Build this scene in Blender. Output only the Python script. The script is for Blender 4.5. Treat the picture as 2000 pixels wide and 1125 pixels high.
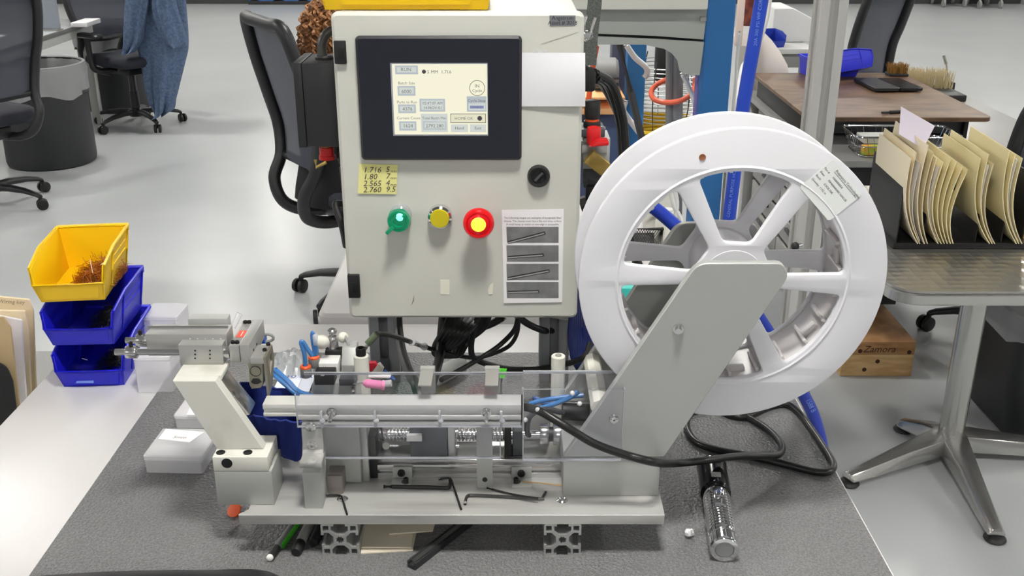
import bpy, bmesh, math, random
from math import sin, cos, pi, radians, atan2, hypot
from mathutils import Vector, Matrix
random.seed(7)
for o in list(bpy.data.objects): bpy.data.objects.remove(o)
scene = bpy.context.scene
COL = scene.collection
# ---------------------------------------------------------------- camera
PITCH = radians(21.55); H = 1.65; FPX = 2000.0
cam_d = bpy.data.cameras.new('camera'); cam = bpy.data.objects.new('camera', cam_d)
COL.objects.link(cam); scene.camera = cam
cam.location = (0, 0, H); cam.rotation_euler = (pi/2 - PITCH, 0, 0)
cam_d.sensor_width = 36; cam_d.lens = 36 * FPX / 2000; cam_d.clip_start = .02; cam_d.clip_end = 60
# ---------------------------------------------------------------- world + exposure
w = bpy.data.worlds.new('room_air'); scene.world = w; w.use_nodes = True
w.node_tree.nodes['Background'].inputs[0].default_value = (.9, .95, 1, 1)
w.node_tree.nodes['Background'].inputs[1].default_value = .3
vs = scene.view_settings
vs.view_transform = 'Standard'; vs.look = 'None'; vs.gamma = 1; vs.use_curve_mapping = False
vs.exposure = 0.08
LAMP = 130.0            # strength of the ceiling fixtures
CEIL = 3.0
# ---------------------------------------------------------------- pixel -> point
CP, SP = cos(PITCH), sin(PITCH)
def ray(x, y):
    u = (x-1000)/FPX; v = (y-562.5)/FPX
    return Vector((u, CP - v*SP, -(SP + v*CP)))
def at(x, y, z):
    d = ray(x, y); t = (z-H)/d.z
    return Vector((0, 0, H)) + d*t
def aty(x, y, Y):
    d = ray(x, y); t = Y/d.y
    return Vector((0, 0, H)) + d*t
BZ = .93               # bench top
PZ = .9877             # top of the machine base plate
# ---------------------------------------------------------------- materials
def lin(c): 
    c = c/255.0
    return c/12.92 if c <= .04045 else ((c+.055)/1.055)**2.4
def rgb(t): return (lin(t[0]), lin(t[1]), lin(t[2]), 1)
MATS = {}
def mat(name, c, rough=.5, metal=0, spec=.5, noise=0, nscale=40, bump=0, bscale=200, c2=None, emit=None, es=0,
        alpha=1, trans=0, coat=0, aniso=None, sss=0, ramp=(.4, .6), detail=4):
    if name in MATS: return MATS[name]
    m = bpy.data.materials.new(name); m.use_nodes = True
    nt = m.node_tree; b = nt.nodes['Principled BSDF']
    b.inputs['Base Color'].default_value = rgb(c)
    b.inputs['Roughness'].default_value = rough; b.inputs['Metallic'].default_value = metal
    b.inputs['Specular IOR Level'].default_value = spec
    b.inputs['Coat Weight'].default_value = coat
    b.inputs['Alpha'].default_value = alpha; b.inputs['Transmission Weight'].default_value = trans
    if sss: b.inputs['Subsurface Weight'].default_value = sss; b.inputs['Subsurface Scale'].default_value = .01
    if emit: b.inputs['Emission Color'].default_value = rgb(emit); b.inputs['Emission Strength'].default_value = es
    tc = None
    def coord(sc=None):
        nonlocal tc
        if tc is None: tc = nt.nodes.new('ShaderNodeTexCoord')
        if sc is None: return tc.outputs['Object']
        mp = nt.nodes.new('ShaderNodeMapping'); mp.inputs['Scale'].default_value = sc
        nt.links.new(tc.outputs['Object'], mp.inputs['Vector']); return mp.outputs['Vector']
    if c2 is not None:
        n = nt.nodes.new('ShaderNodeTexNoise'); n.inputs['Scale'].default_value = nscale; n.inputs['Detail'].default_value = detail
        nt.links.new(coord(aniso), n.inputs['Vector'])
        r = nt.nodes.new('ShaderNodeValToRGB')
        r.color_ramp.elements[0].position = ramp[0]; r.color_ramp.elements[1].position = ramp[1]
        r.color_ramp.elements[0].color = rgb(c); r.color_ramp.elements[1].color = rgb(c2)
        nt.links.new(n.outputs['Fac'], r.inputs['Fac']); nt.links.new(r.outputs['Color'], b.inputs['Base Color'])
    if bump:
        n = nt.nodes.new('ShaderNodeTexNoise'); n.inputs['Scale'].default_value = bscale; n.inputs['Detail'].default_value = 2
        nt.links.new(coord(aniso), n.inputs['Vector'])
        bp = nt.nodes.new('ShaderNodeBump'); bp.inputs['Strength'].default_value = bump; bp.inputs['Distance'].default_value = .002
        nt.links.new(n.outputs['Fac'], bp.inputs['Height']); nt.links.new(bp.outputs['Normal'], b.inputs['Normal'])
    MATS[name] = m; return m
def clear_mat(name, tint=(238, 240, 244), rough=.03, ior=1.45, haze=0, hazec=(235, 238, 240)):
    m = bpy.data.materials.new(name); m.use_nodes = True; nt = m.node_tree; N = nt.nodes
    for n in list(N): N.remove(n)
    out = N.new('ShaderNodeOutputMaterial'); tr = N.new('ShaderNodeBsdfTransparent'); gl = N.new('ShaderNodeBsdfGlossy')
    tr.inputs[0].default_value = rgb(tint); gl.inputs['Roughness'].default_value = rough
    lw = N.new('ShaderNodeLayerWeight'); lw.inputs['Blend'].default_value = .5; pw = N.new('ShaderNodeMath'); pw.operation = 'POWER'; pw.inputs[1].default_value = 4
    fr = N.new('ShaderNodeMath'); fr.operation = 'MULTIPLY_ADD'; fr.inputs[1].default_value = .5; fr.inputs[2].default_value = .03; mx = N.new('ShaderNodeMixShader')
    nt.links.new(lw.outputs['Facing'], pw.inputs[0]); nt.links.new(pw.outputs[0], fr.inputs[0])
    base = tr.outputs[0]
    if haze:
        df = N.new('ShaderNodeBsdfDiffuse'); df.inputs[0].default_value = rgb(hazec); m2 = N.new('ShaderNodeMixShader')
        m2.inputs[0].default_value = haze; nt.links.new(tr.outputs[0], m2.inputs[1]); nt.links.new(df.outputs[0], m2.inputs[2]); base = m2.outputs[0]
    nt.links.new(fr.outputs[0], mx.inputs[0]); nt.links.new(base, mx.inputs[1]); nt.links.new(gl.outputs[0], mx.inputs[2])
    nt.links.new(mx.outputs[0], out.inputs[0]); MATS[name] = m; return m
ALU = mat('aluminium', (205, 205, 202), .45, .3, c2=(194, 194, 192), nscale=30, aniso=(1, 12, 12), bump=.05, bscale=400)
ALUD = mat('aluminium_worn', (196, 196, 193), .45, .45, c2=(150, 148, 145), nscale=14, bump=.05, bscale=300, ramp=(.45, .75), detail=8, aniso=(.35, 3, 3))
ALUX = mat('extruded_aluminium', (184, 184, 181), .34, .55)
ALUM = mat('matte_grey_aluminium', (176, 178, 175), .48, .25)
STEEL = mat('bright_steel', (205, 205, 205), .22, .95)
CHROME = mat('chrome', (225, 225, 226), .1, 1)
BLACK = mat('black_plastic', (24, 24, 26), .5)
BLACKM = mat('black_oxide', (26, 25, 25), .4, .3)
RUBBER = mat('black_rubber', (20, 20, 21), .42)
GREYP = mat('grey_plastic', (150, 150, 148), .5)
DGREY = mat('dark_grey', (70, 72, 76), .5)
WHITEP = mat('white_plastic', (232, 232, 230), .4)
CREAM = mat('white_paint_scuffed', (216, 215, 207), .5, c2=(176, 172, 160), nscale=12, ramp=(.56, .78), detail=8)
NYLON = mat('nylon', (228, 227, 216), .45, sss=.0)
CABG = mat('cabinet_grey', (207, 207, 199), .5, c2=(200, 200, 192), nscale=3)
ACRY = clear_mat('clear_acrylic', (250, 250, 252))
ACRE = clear_mat('acrylic_edge', (205, 208, 214), haze=.45, hazec=(225, 228, 232))
FROST = clear_mat('frosted_plastic', (252, 252, 253), rough=.25, haze=.42, hazec=(250, 250, 252))
YEL = mat('yellow_polypropylene', (250, 205, 10), .4)
BLU = mat('blue_polypropylene', (28, 30, 205), .38)
TUBEB = mat('blue_air_tube', (70, 130, 195), .25)
HOSE = mat('blue_hose', (30, 70, 190), .4)
PAPER = mat('paper', (240, 238, 240), .8)
MANILA = mat('manila_card', (240, 224, 188), .8)
INK = mat('black_ink', (45, 45, 48), .8)
PINK = mat('pink_plastic', (240, 130, 185), .45)
ORANGE = mat('orange_plastic', (240, 95, 40), .45)
RED = mat('red_plastic', (200, 25, 30), .4)
BRASS = mat('brass', (176, 150, 80), .45, .5)
# ---------------------------------------------------------------- objects
ORG = {}
def thing(name, label, cat, loc, group=None, rz=0):
    o = bpy.data.objects.new(name, None); COL.objects.link(o); o.empty_display_size = .05
    o.location = loc; o.rotation_euler = (0, 0, rz); o['label'] = label; o['category'] = cat
    if group: o['group'] = group
    ORG[o] = Vector(loc) if rz == 0 else None     # turned things are modelled in their own axes
    return o
def local(o): ORG[o] = None; return o
def link(name, me, parent=None, label=None, cat=None, group=None, kind=None, mats=None):
    o = bpy.data.objects.new(name, me); COL.objects.link(o)
    if parent is not None:
        o.parent = parent; org = ORG.get(parent); ORG[o] = org
        if org is not None: me.transform(Matrix.Translation(-org))
    else: ORG[o] = Vector((0, 0, 0))
    if label: o['label'] = label
    if cat: o['category'] = cat
    if group: o['group'] = group
    if kind: o['kind'] = kind
    return o
def finish(me, m, smooth=35):
    me.materials.append(m)
    if smooth:
        me.polygons.foreach_set('use_smooth', [True]*len(me.polygons)); me.set_sharp_from_angle(angle=radians(smooth))
    me.update()
def frame(d):
    d = d.normalized(); a = Vector((0, 0, 1)) if abs(d.z) < .9 else Vector((1, 0, 0))
    s = d.cross(a).normalized(); return s, s.cross(d).normalized()
def spline(pts, n=8, closed=False):
    P = [Vector(p) for p in pts]; L = len(P)
    if L < 3: return P
    out = []; rng = L if closed else L-1
    for i in range(rng):
        if closed: a, b, c, d = P[i-1], P[i], P[(i+1) % L], P[(i+2) % L]
        else: a = P[i-1] if i else P[0]*2-P[1]; b = P[i]; c = P[i+1]; d = P[i+2] if i+2 < L else P[-1]*2-P[-2]
        for k in range(n):
            t = k/n
            out.append(.5*((2*b)+(c-a)*t+(2*a-5*b+4*c-d)*t*t+(3*b-a-3*c+d)*t**3))
    if not closed: out.append(P[-1])
    return out
class MB:
    def __init__(s): s.v = []; s.f = []
    def add(s, vs, fs):
        k = len(s.v); s.v += [Vector(v) for v in vs]; s.f += [[i+k for i in f] for f in fs]; return s
    def box(s, x0, x1, y0, y1, z0, z1):
        return s.add([(x0,y0,z0),(x1,y0,z0),(x1,y1,z0),(x0,y1,z0),(x0,y0,z1),(x1,y0,z1),(x1,y1,z1),(x0,y1,z1)],
                     [(0,3,2,1),(4,5,6,7),(0,1,5,4),(1,2,6,5),(2,3,7,6),(3,0,4,7)])
    def prism(s, poly, a, b, axis='y'):
        def p(q, t):
            return (q[0], t, q[1]) if axis == 'y' else ((t, q[0], q[1]) if axis == 'x' else (q[0], q[1], t))
        n = len(poly); A = [p(q, a) for q in poly]; B = [p(q, b) for q in poly]
        return s.add(A+B, [list(range(n)), list(range(2*n-1, n-1, -1))] + [(i, i+n, (i+1) % n+n, (i+1) % n) for i in range(n)])
    def cyl(s, p0, p1, r, r2=None, n=20, caps=True):
        p0, p1 = Vector(p0), Vector(p1); r2 = r if r2 is None else r2; a, b = frame(p1-p0); vs = []
        for p, q in ((p0, r), (p1, r2)):
            for i in range(n): t = 2*pi*i/n; vs.append(p + a*(cos(t)*q) + b*(sin(t)*q))
        fs = [(i, (i+1) % n, (i+1) % n+n, i+n) for i in range(n)]
        if caps: fs += [list(range(n-1, -1, -1)), list(range(n, 2*n))]
        return s.add(vs, fs)
    def tube(s, pts, r, n=10, sm=8, closed=False, taper=None):
        P = spline(pts, sm, closed) if sm else [Vector(p) for p in pts]
        L = len(P); vs = []; a = None
        for i, p in enumerate(P):
            d = (P[(i+1) % L]-P[i-1]) if (closed or 0 < i < L-1) else (P[1]-P[0] if i == 0 else P[-1]-P[-2])
            if d.length < 1e-9: d = Vector((0, 0, 1))
            d = d.normalized()
            if a is None: a, b = frame(d)
            else: a = (a - d*a.dot(d)).normalized(); b = d.cross(a).normalized()
            q = r if taper is None else r*taper(i/(L-1))
            for k in range(n): t = 2*pi*k/n; vs.append(p + a*(cos(t)*q) + b*(sin(t)*q))
        fs = [(i*n+k, i*n+(k+1) % n, ((i+1) % L)*n+(k+1) % n, ((i+1) % L)*n+k) for i in range(L if closed else L-1) for k in range(n)]
        if not closed: fs += [list(range(n-1, -1, -1)), list(range((L-1)*n, L*n))]
        return s.add(vs, fs)
    def lathe(s, prof, c=(0, 0, 0), ax=(0, 0, 1), n=28):
        c = Vector(c); ax = Vector(ax).normalized(); a, b = frame(ax); vs = []; m = len(prof)
        for r, h in prof:
            for i in range(n): t = 2*pi*i/n; vs.append(c + ax*h + a*(cos(t)*r) + b*(sin(t)*r))
        fs = [(j*n+i, j*n+(i+1) % n, (j+1)*n+(i+1) % n, (j+1)*n+i) for j in range(m-1) for i in range(n)]
        return s.add(vs, fs)
    def grid(s, rows, closed=False):
        m = len(rows); n = len(rows[0]); vs = [p for r in rows for p in r]
        fs = [(j*n+i, j*n+(i+1) % n, (j+1)*n+(i+1) % n, (j+1)*n+i) for j in range(m-1) for i in range(n if closed else n-1)]
        return s.add(vs, fs)
    def ball(s, c, r, n=12, m=8, sc=(1, 1, 1)):
        c = Vector(c); rows = []
        for j in range(m+1):
            t = pi*j/m
            rows.append([c + Vector((sin(t)*cos(2*pi*i/n)*r*sc[0], sin(t)*sin(2*pi*i/n)*r*sc[1], cos(t)*r*sc[2])) for i in range(n)])
        return s.grid(rows, True)
    def xf(s, M): s.v = [M @ v for v in s.v]; return s
    def mesh(s, m, bevel=0, smooth=35, seg=2, solid=0, weld=True):
        me = bpy.data.meshes.new('m'); me.from_pydata(s.v, [], s.f)
        bm = bmesh.new(); bm.from_mesh(me)
        if weld: bmesh.ops.remove_doubles(bm, verts=bm.verts, dist=1e-6)
        if solid: bmesh.ops.solidify(bm, geom=bm.faces[:], thickness=solid)
        bmesh.ops.recalc_face_normals(bm, faces=bm.faces)
        if bevel:
            es = [e for e in bm.edges if len(e.link_faces) == 2 and e.calc_face_angle(0) > radians(30)]
            bmesh.ops.bevel(bm, geom=es, offset=bevel, segments=seg, profile=.5, affect='EDGES', clamp_overlap=True)
        bm.to_mesh(me); bm.free(); finish(me, m, min(smooth, 24) if bevel else smooth); return me
    def build(s, name, m, parent=None, bevel=0, smooth=35, seg=2, solid=0, weld=True, **k):
        return link(name, s.mesh(m, bevel, smooth, seg, solid, weld), parent, **k)
def box(name, m, parent, x0, x1, y0, y1, z0, z1, bevel=.0008, **k):
    return MB().box(min(x0,x1), max(x0,x1), min(y0,y1), max(y0,y1), min(z0,z1), max(z0,z1)).build(name, m, parent, bevel, **k)
def cyl(name, m, parent, p0, p1, r, r2=None, n=20, bevel=0, **k):
    return MB().cyl(p0, p1, r, r2, n).build(name, m, parent, bevel, **k)
def tube(name, m, parent, pts, r, n=10, sm=8, closed=False, **k):
    return MB().tube(pts, r, n, sm, closed).build(name, m, parent, **k)
def plate(name, m, parent, loops, depth, M=None, bevel=0, smooth=35, res=0, **k):
    """loops: first the outline, then the holes, 2D; thickness +-depth/2 about z=0, then M"""
    cu = bpy.data.curves.new('c', 'CURVE'); cu.dimensions = '2D'; cu.fill_mode = 'BOTH'
    cu.extrude = max(depth/2-bevel, 1e-5); cu.bevel_depth = bevel; cu.bevel_resolution = res if bevel else 0; cu.offset = -bevel
    for L in loops:
        sp = cu.splines.new('POLY'); sp.points.add(len(L)-1); sp.use_cyclic_u = True
        for q, p in zip(sp.points, L): q.co = (p[0], p[1], 0, 1)
    t = bpy.data.objects.new('t', cu); me = bpy.data.meshes.new_from_object(t)
    bpy.data.objects.remove(t); bpy.data.curves.remove(cu)
    bm = bmesh.new(); bm.from_mesh(me); bmesh.ops.remove_doubles(bm, verts=bm.verts, dist=1e-6); bm.to_mesh(me); bm.free()
    me.materials.clear()
    if M is not None: me.transform(M)
    finish(me, m, smooth)
    return link(name, me, parent, **k)
# 2D -> world: XZ plane at depth Y (facing the viewer)
def MXZ(Y): return Matrix(((1,0,0,0),(0,0,-1,Y),(0,1,0,0),(0,0,0,1)))
def text(s, size, m, parent, o, xd=(1,0,0), yd=(0,0,1), name='lettering', align='LEFT', space=1, shear=0, depth=0, **k):
    cu = bpy.data.curves.new('c', 'FONT'); cu.body = s; cu.size = size; cu.align_x = align; cu.space_character = space; cu.shear = shear
    cu.resolution_u = 2; cu.extrude = depth
    t = bpy.data.objects.new('t', cu); me = bpy.data.meshes.new_from_object(t)
    bpy.data.objects.remove(t); bpy.data.curves.remove(cu)
    xd = Vector(xd).normalized(); yd = Vector(yd).normalized(); z = xd.cross(yd)
    M = Matrix((xd, yd, z)).transposed().to_4x4(); M.translation = Vector(o)
    me.transform(M); me.materials.clear(); finish(me, m, 0); return link(name, me, parent, **k)
def dup(o, parent=None, loc=None, rz=None):
    c = o.copy(); COL.objects.link(c); c.parent = parent; ORG[c] = ORG.get(o)
    if loc is not None: c.location = loc
    if rz is not None: c.rotation_euler = (0, 0, rz)
    for ch in [x for x in bpy.data.objects if x.parent == o]: dup(ch, c)
    return c
def rrect(x0, x1, y0, y1, r, n=5):
    out = []
    for cx, cy, a in ((x1-r, y1-r, 0), (x0+r, y1-r, 90), (x0+r, y0+r, 180), (x1-r, y0+r, 270)):
        for i in range(n+1): t = radians(a+90*i/n); out.append((cx+r*cos(t), cy+r*sin(t)))
    return out
def rpoly(pts, r, n=5):
    """round the corners of a polygon; r a number or one per corner"""
    P = [Vector(p) for p in pts]; out = []
    for i, p in enumerate(P):
        q = r[i] if isinstance(r, (list, tuple)) else r
        a = (P[i-1]-p); b = (P[(i+1) % len(P)]-p); la, lb = a.length, b.length
        if q <= 0: out.append(tuple(p)); continue
        a.normalize(); b.normalize(); half = a.angle(b)/2; d = min(q/math.tan(half), la*.49, lb*.49)
        A = p+a*d; B = p+b*d
        for k in range(n+1): t = k/n; out.append(tuple(A*(1-t)**2 + p*(2*t*(1-t)) + B*t*t))
    return out
def circ(cx, cy, r, n=24): return [(cx+r*cos(2*pi*i/n), cy+r*sin(2*pi*i/n)) for i in range(n)]
def capscrew(parent, p, d, r, h=None, m=None, name='screw'):
    """socket head screw at p, head pointing along d"""
    p = Vector(p); d = Vector(d).normalized(); h = r if h is None else h
    return MB().lathe([(0, 0), (r, 0), (r, h*.85), (r*.88, h), (r*.5, h), (r*.45, h*.5), (0, h*.5)], p, d, 14).build(name, m or BLACKM, parent)
# profile of a 45 mm T-slot extrusion (quarter symmetric), as one closed outline with the bore as a hole
def tslot(a=.0225):
    out = []
    # one corner runs from the top slot to the right slot, then turns
    seq = [(.20,.35),(.46,.60),(.46,.86),(.31,.86),(.31,1),(.92,1),(1,.92),(1,.31),(.86,.31),(.86,.46),(.60,.46),(.35,.20)]
    for k in range(4):
        t = -pi/2*k
        out += [(a*(x*cos(t)-y*sin(t)), a*(x*sin(t)+y*cos(t))) for x, y in seq]
    bore = []
    for i in range(16):
        rr = a*(.24 if i % 2 else .17); bore.append((rr*cos(2*pi*i/16), rr*sin(2*pi*i/16)))
    pockets = []
    for sx in (-1, 1):
        for sy in (-1, 1): pockets.append([(sx*a*x, sy*a*y) for x, y in ((.58,.58),(.89,.58),(.89,.89),(.58,.89))])
    return [out, bore]+pockets
# ================================================================ room shell
X0, X1, Y0R, Y1R = -7.5, 7.5, -3.5, 15.6
FLOORM = mat('grey_epoxy_floor', (192, 195, 196), .28, c2=(187, 190, 191), nscale=1.2, bump=.02, bscale=3, spec=.4)
WALLM = mat('painted_wall', (165, 165, 164), .7)
CEILM = mat('ceiling_paint', (120, 120, 120), .8)
def struct(name, m, *b): 
    o = box(name, m, None, *b, bevel=0); o['kind'] = 'structure'; return o
struct('floor', FLOORM, X0, X1, Y0R, Y1R, -.06, 0)
struct('ceiling', CEILM, X0, X1, Y0R, Y1R, CEIL, CEIL+.06)
struct('wall_back', WALLM, X0, X1, Y1R, Y1R+.1, 0, CEIL)
struct('wall_front', mat('front_wall_paint', (120, 120, 122), .7), X0, X1, Y0R-.1, Y0R, 0, CEIL)
struct('wall_left', WALLM, X0-.1, X0, Y0R, Y1R, 0, CEIL)
struct('wall_right', WALLM, X1, X1+.1, Y0R, Y1R, 0, CEIL)
struct('baseboard_back', mat('dark_baseboard', (60, 60, 62), .6), X0, X1, Y1R-.012, Y1R, 0, .1)
# ceiling fixtures: a regular grid of slim LED fixtures
FIXF = mat('fixture_housing', (235, 235, 235), .5)
FIXE = mat('fixture_diffuser', (255, 255, 255), .5, emit=(255, 252, 246), es=LAMP)
fix = thing('ceiling_light', 'white square LED fixture on the ceiling', 'ceiling light', (0, 0, CEIL), 'LED fixtures on the ceiling')
local(fix)
MB().box(-.18, .18, -.18, .18, -.05, 0).build('housing', FIXF, fix, .004)
MB().box(-.15, .15, -.15, .15, -.056, -.0505).build('diffuser', FIXE, fix)
LX = [-6.4, -3.15, .08, 3.3, 6.5]; LY = [-2.6, .60, 3.8, 7.0, 10.2, 13.4]
k = 0
for X in LX:
    for Y in LY:
        if k == 0: fix.location = (X, Y, CEIL)
        else: dup(fix, None, (X, Y, CEIL))
        k += 1
# ================================================================ bench and mat
LAM = mat('white_laminate', (214, 212, 211), .35, c2=(210, 208, 207), nscale=2)
BL, BR, BF, BB = -.732, .428, .925, 1.652
bench = thing('workbench', 'long white laminate workbench carrying the machine and the grey mat', 'workbench', (-.15, 1.3, 0))
MB().box(BL, BR, BF, BB, BZ-.03, BZ).build('bench_top', LAM, bench, .002)
LEGM = mat('grey_powder_coat', (150, 152, 155), .5)
for x in (BL+.06, BR-.06):
    for y in (BF+.07, BB-.07): MB().box(x-.025, x+.025, y-.025, y+.025, 0, BZ-.03).build('leg', LEGM, bench, .003)
MB().box(BL+.06, BR-.06, BF+.05, BF+.08, BZ-.09, BZ-.03).build('apron', LEGM, bench, .002)
MB().box(BL+.06, BR-.06, BB-.08, BB-.05, BZ-.09, BZ-.03).build('apron', LEGM, bench, .002)
matm = mat('grey_mat', (122, 122, 123), .36, c2=(100, 100, 101), nscale=400, bump=1, bscale=240, spec=.6)
matm.node_tree.nodes['Bump'].inputs['Distance'].default_value = .0025
MT = .003
# the mat, with a rolled front edge that laps over the bench
pf = at(65, 1121, BZ+MT); pfr = at(1727, 1125, BZ+MT); pb = at(372, 691, BZ+MT)
MLX, MRX, MFY, MBY = -.538, .424, .939, 1.527
prof = [(MBY, BZ), (MBY, BZ+MT), (MFY, BZ+MT)]
for i in range(1, 6):
    t = pi/2*i/5; prof.append((MFY-.02*sin(t), BZ+MT-.02*(1-cos(t))))
prof += [(MFY-.02, BZ-.05), (MFY-.017, BZ-.05), (MFY-.017, BZ-.018), (MFY, BZ)]
MB().prism(prof, MLX, MRX, 'x').build('bench_mat', matm, None, 0, 50, label='grey textured rubber mat lying on the white workbench', cat='mat')
BEH = BZ
# second white table butted behind
t2 = thing('side_table', 'white table with rounded edge standing behind the workbench under the control cabinet', 'table', (0, 2, 0))
plate('table_top', LAM, t2, [rrect(-.345, .36, 1.664, 2.35, .02)], .03, Matrix.Translation((0, 0, BZ+.012-.015)), .006)
for x in (-.30, .31):
    for y in (1.72, 2.3): MB().box(x-.02, x+.02, y-.02, y+.02, 0, BZ-.018).build('leg', LEGM, t2, .003)
# ================================================================ the fibre cutting machine on its base plate
mc = thing('fiber_cutting_machine', 'aluminium bench machine with slide, clear guards and slanted reel arm on a base plate', 'machine', (-.07, 1.08, BZ+MT))
PF, PBK = .98, 1.19
bpM = ALUD
plate('base_plate', bpM, mc, [rpoly([(-.312, PF), (.1725, PF), (.1725, PBK), (-.30, PBK), (-.30, PF+.012)], [.003, .002, .002, .002, .002])], PZ-.975, Matrix.Translation((0, 0, (PZ+.975)/2)), .0006)
PROF = tslot(.0212)
EXTR = mat('clear_anodised_extrusion', (176, 177, 176), .4, .5)
for cx in (-.1960, .0575):
    M = Matrix.Translation((cx, 1.082, BZ+MT+.0212)) @ Matrix.Rotation(pi/2, 4, 'X')
    e = plate('foot_extrusion', EXTR, mc, PROF, .204, M, 0)
    # solid bar hidden in the far end so the slots read dark
for (x, y) in ((669, 974), (1098, 977)):
    p = at(x, y, PZ); MB().lathe([(0, .0003), (.0035, .0003), (.0046, .0016), (.0062, .0004), (.0066, 0)], p, (0, 0, 1), 18).build('plate_bolt', STEEL, mc)
# ---- left block and white slanted arm
BK = Y_BLK = 1.0
bx0, bx1 = aty(421, 950, BK).x, aty(533, 950, BK).x
zt1 = aty(480, 921, BK).z; zt2 = aty(480, 893, BK).z
blk = box('clamp_block', ALUM, mc, bx0, bx1, BK, BK+.05, PZ, zt1, .0012)
up = box('clamp_cap', CREAM, mc, bx0, bx1-.003, BK, BK+.05, zt1+.0003, zt2, .001)
MB().cyl(aty(443, 905, BK-.0004), aty(443, 905, BK-.0004)+Vector((0, .01, 0)), .0062, n=18).build('bore', BLACK, up)
for px in (431, 484):
    p = at(px, 884, zt2); MB().lathe([(0, .0002), (.0035, .0002), (.0035, .0008), (.0052, .0008), (.0052, 0)], p, (0, 0, 1), 14).build('socket_screw', BLACKM, up)
AY = 1.017
def q(x, y, Y): p = aty(x, y, Y); return (p.x, p.z)
armp = [q(424, 878, AY), q(515, 877, AY), q(421, 744, AY), q(337, 744, AY)]
plate('slanted_arm', CREAM, mc, [armp], .013, MXZ(AY+.0065), .0008)
atop = aty(380, 744, AY).z
ax0, ax1 = armp[3][0], armp[2][0]
LEDGE = MB().box(ax0-.001, ax1+.003, AY+.0133, 1.066, atop-.006, atop).build('arm_ledge', CREAM, mc, .0012)
# polished gusset behind the arm
MB().prism([(ax1+.001, atop-.006), (ax1+.03, atop-.05), (ax1+.012, atop-.055), (ax1-.02, atop-.006)], AY+.014, 1.06, 'y').build('gusset', STEEL, mc, .0005)
# ---- guided pneumatic slide on the ledge
B0 = 1.058
sb = box('bearing_block', ALUX, mc, aty(352, 707, B0).x, aty(437, 707, B0).x, B0, B0+.016, atop, aty(400, 674, B0).z, .0006)
for px in (381, 410):
    for i, py in enumerate((685, 692.5, 700)):
        p = aty(px, py, B0-.0003); cyl('tapped_hole', BLACK, sb, p, p+Vector((0, .002, 0)), .0011, n=10)
SZ0, SZ1 = atop+.003, aty(300, 660, 1.08).z
body = box('slide_body', ALUX, mc, aty(290, 680, 1.08).x, aty(447, 680, 1.08).x, B0+.017, B0+.046, SZ0, SZ0+.0275, .001)
for i in range(5):
    p = at(371+i*15, 662, SZ0+.0275); cyl('body_pin', WHITEP, body, p, p+Vector((0, 0, .0004)), .0009, n=8)
cyl('groove_rod', STEEL, body, (aty(290, 668, 1.09).x, B0+.036, SZ0+.0275), (aty(447, 668, 1.09).x, B0+.036, SZ0+.0275), .0022, n=10)
box('slide_cover', ALUM, mc, aty(376, 650, 1.12).x, aty(452, 650, 1.12).x, B0+.05, B0+.066, SZ0+.002, SZ0+.033, .0015)
for px in (394, 410, 455): 
    p = aty(px, 640, 1.12); cyl('hose_clip', BLACK if px < 430 else FROST, mc, p, p+Vector((.008, .006, .006 if px < 430 else .016)), .0035, n=10)
def rod(px0, px1, py, Y, r, name='guide_rod'):
    a, b = aty(px0, py, Y), aty(px1, py, Y); b.z = a.z; rd = cyl(name, STEEL, mc, a, b, r, n=16); return a, rd
a, rd = rod(225, 365, 687.5, 1.066, .0037)
for x0, x1, py, Y in ((247, 268, 687.5, 1.066),):
    p0, p1 = aty(x0, py, Y), aty(x1, py, Y); p1.z = p0.z
    c = cyl('stop_collar', STEEL, rd, p0, p1, .0074, n=20, bevel=.0006); capscrew(rd, (p0+p1)/2+Vector((0, 0, .0065)), (0, 0, 1), .0024, .006)
a, rd = rod(246, 292, 664.5, 1.09, .0037)
p0, p1 = aty(268, 664.5, 1.09), aty(290, 664.5, 1.09); p1.z = p0.z
cyl('stop_collar', STEEL, rd, p0, p1, .0078, n=20, bevel=.0006); capscrew(rd, (p0+p1)/2+Vector((-.002, 0, .0068)), (0, 0, 1), .0024, .006)
# end plate, gripper
eb = box('end_block', ALUX, mc, aty(449, 690, 1.062).x, aty(469, 690, 1.062).x, 1.06, 1.135, aty(450, 706, 1.062).z, aty(450, 674, 1.062).z, .0008)
cyl('rod_end', STEEL, mc, aty(436, 688, 1.066), aty(450, 688, 1.066), .007, n=18)
for px in (453, 461):
    for yy in (1.067, 1.125): p = aty(px, 674, 1.062); p.y = yy; capscrew(eb, p, (0, 0, 1), .0026, .003)
lab = at(463, 658, aty(450, 674, 1.062).z); 
lz = aty(450, 674, 1.062).z+.0003
plate('red_label', mat('red_sticker', (232, 88, 66), .5), eb, [[(at(455,662,lz).x+.002, 1.083), (at(473,662,lz).x, 1.083), (at(473,662,lz).x, 1.102), (at(455,662,lz).x+.002, 1.102)]], .0004, Matrix.Translation((0, 0, lz)))
plate('label_bar', WHITEP, eb, [[(at(466,662,lz).x, 1.086), (at(467.5,662,lz).x, 1.086), (at(467.5,662,lz).x, 1.099), (at(466,662,lz).x, 1.099)]], .0003, Matrix.Translation((0, 0, lz+.0003)))
GX0, GX1 = aty(470, 690, 1.058).x, aty(516, 690, 1.058).x
g2 = box('gripper_plate', ALUX, mc, GX0, GX0+.011, 1.056, 1.13, aty(480, 709, 1.058).z, aty(480, 672, 1.058).z, .001)
gz0, gz1 = aty(500, 710, 1.056).z, aty(500, 697, 1.056).z
g3 = box('gripper_bracket', ALUX, mc, GX0+.011, GX1, 1.054, 1.09, gz0, gz1, .001)
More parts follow.
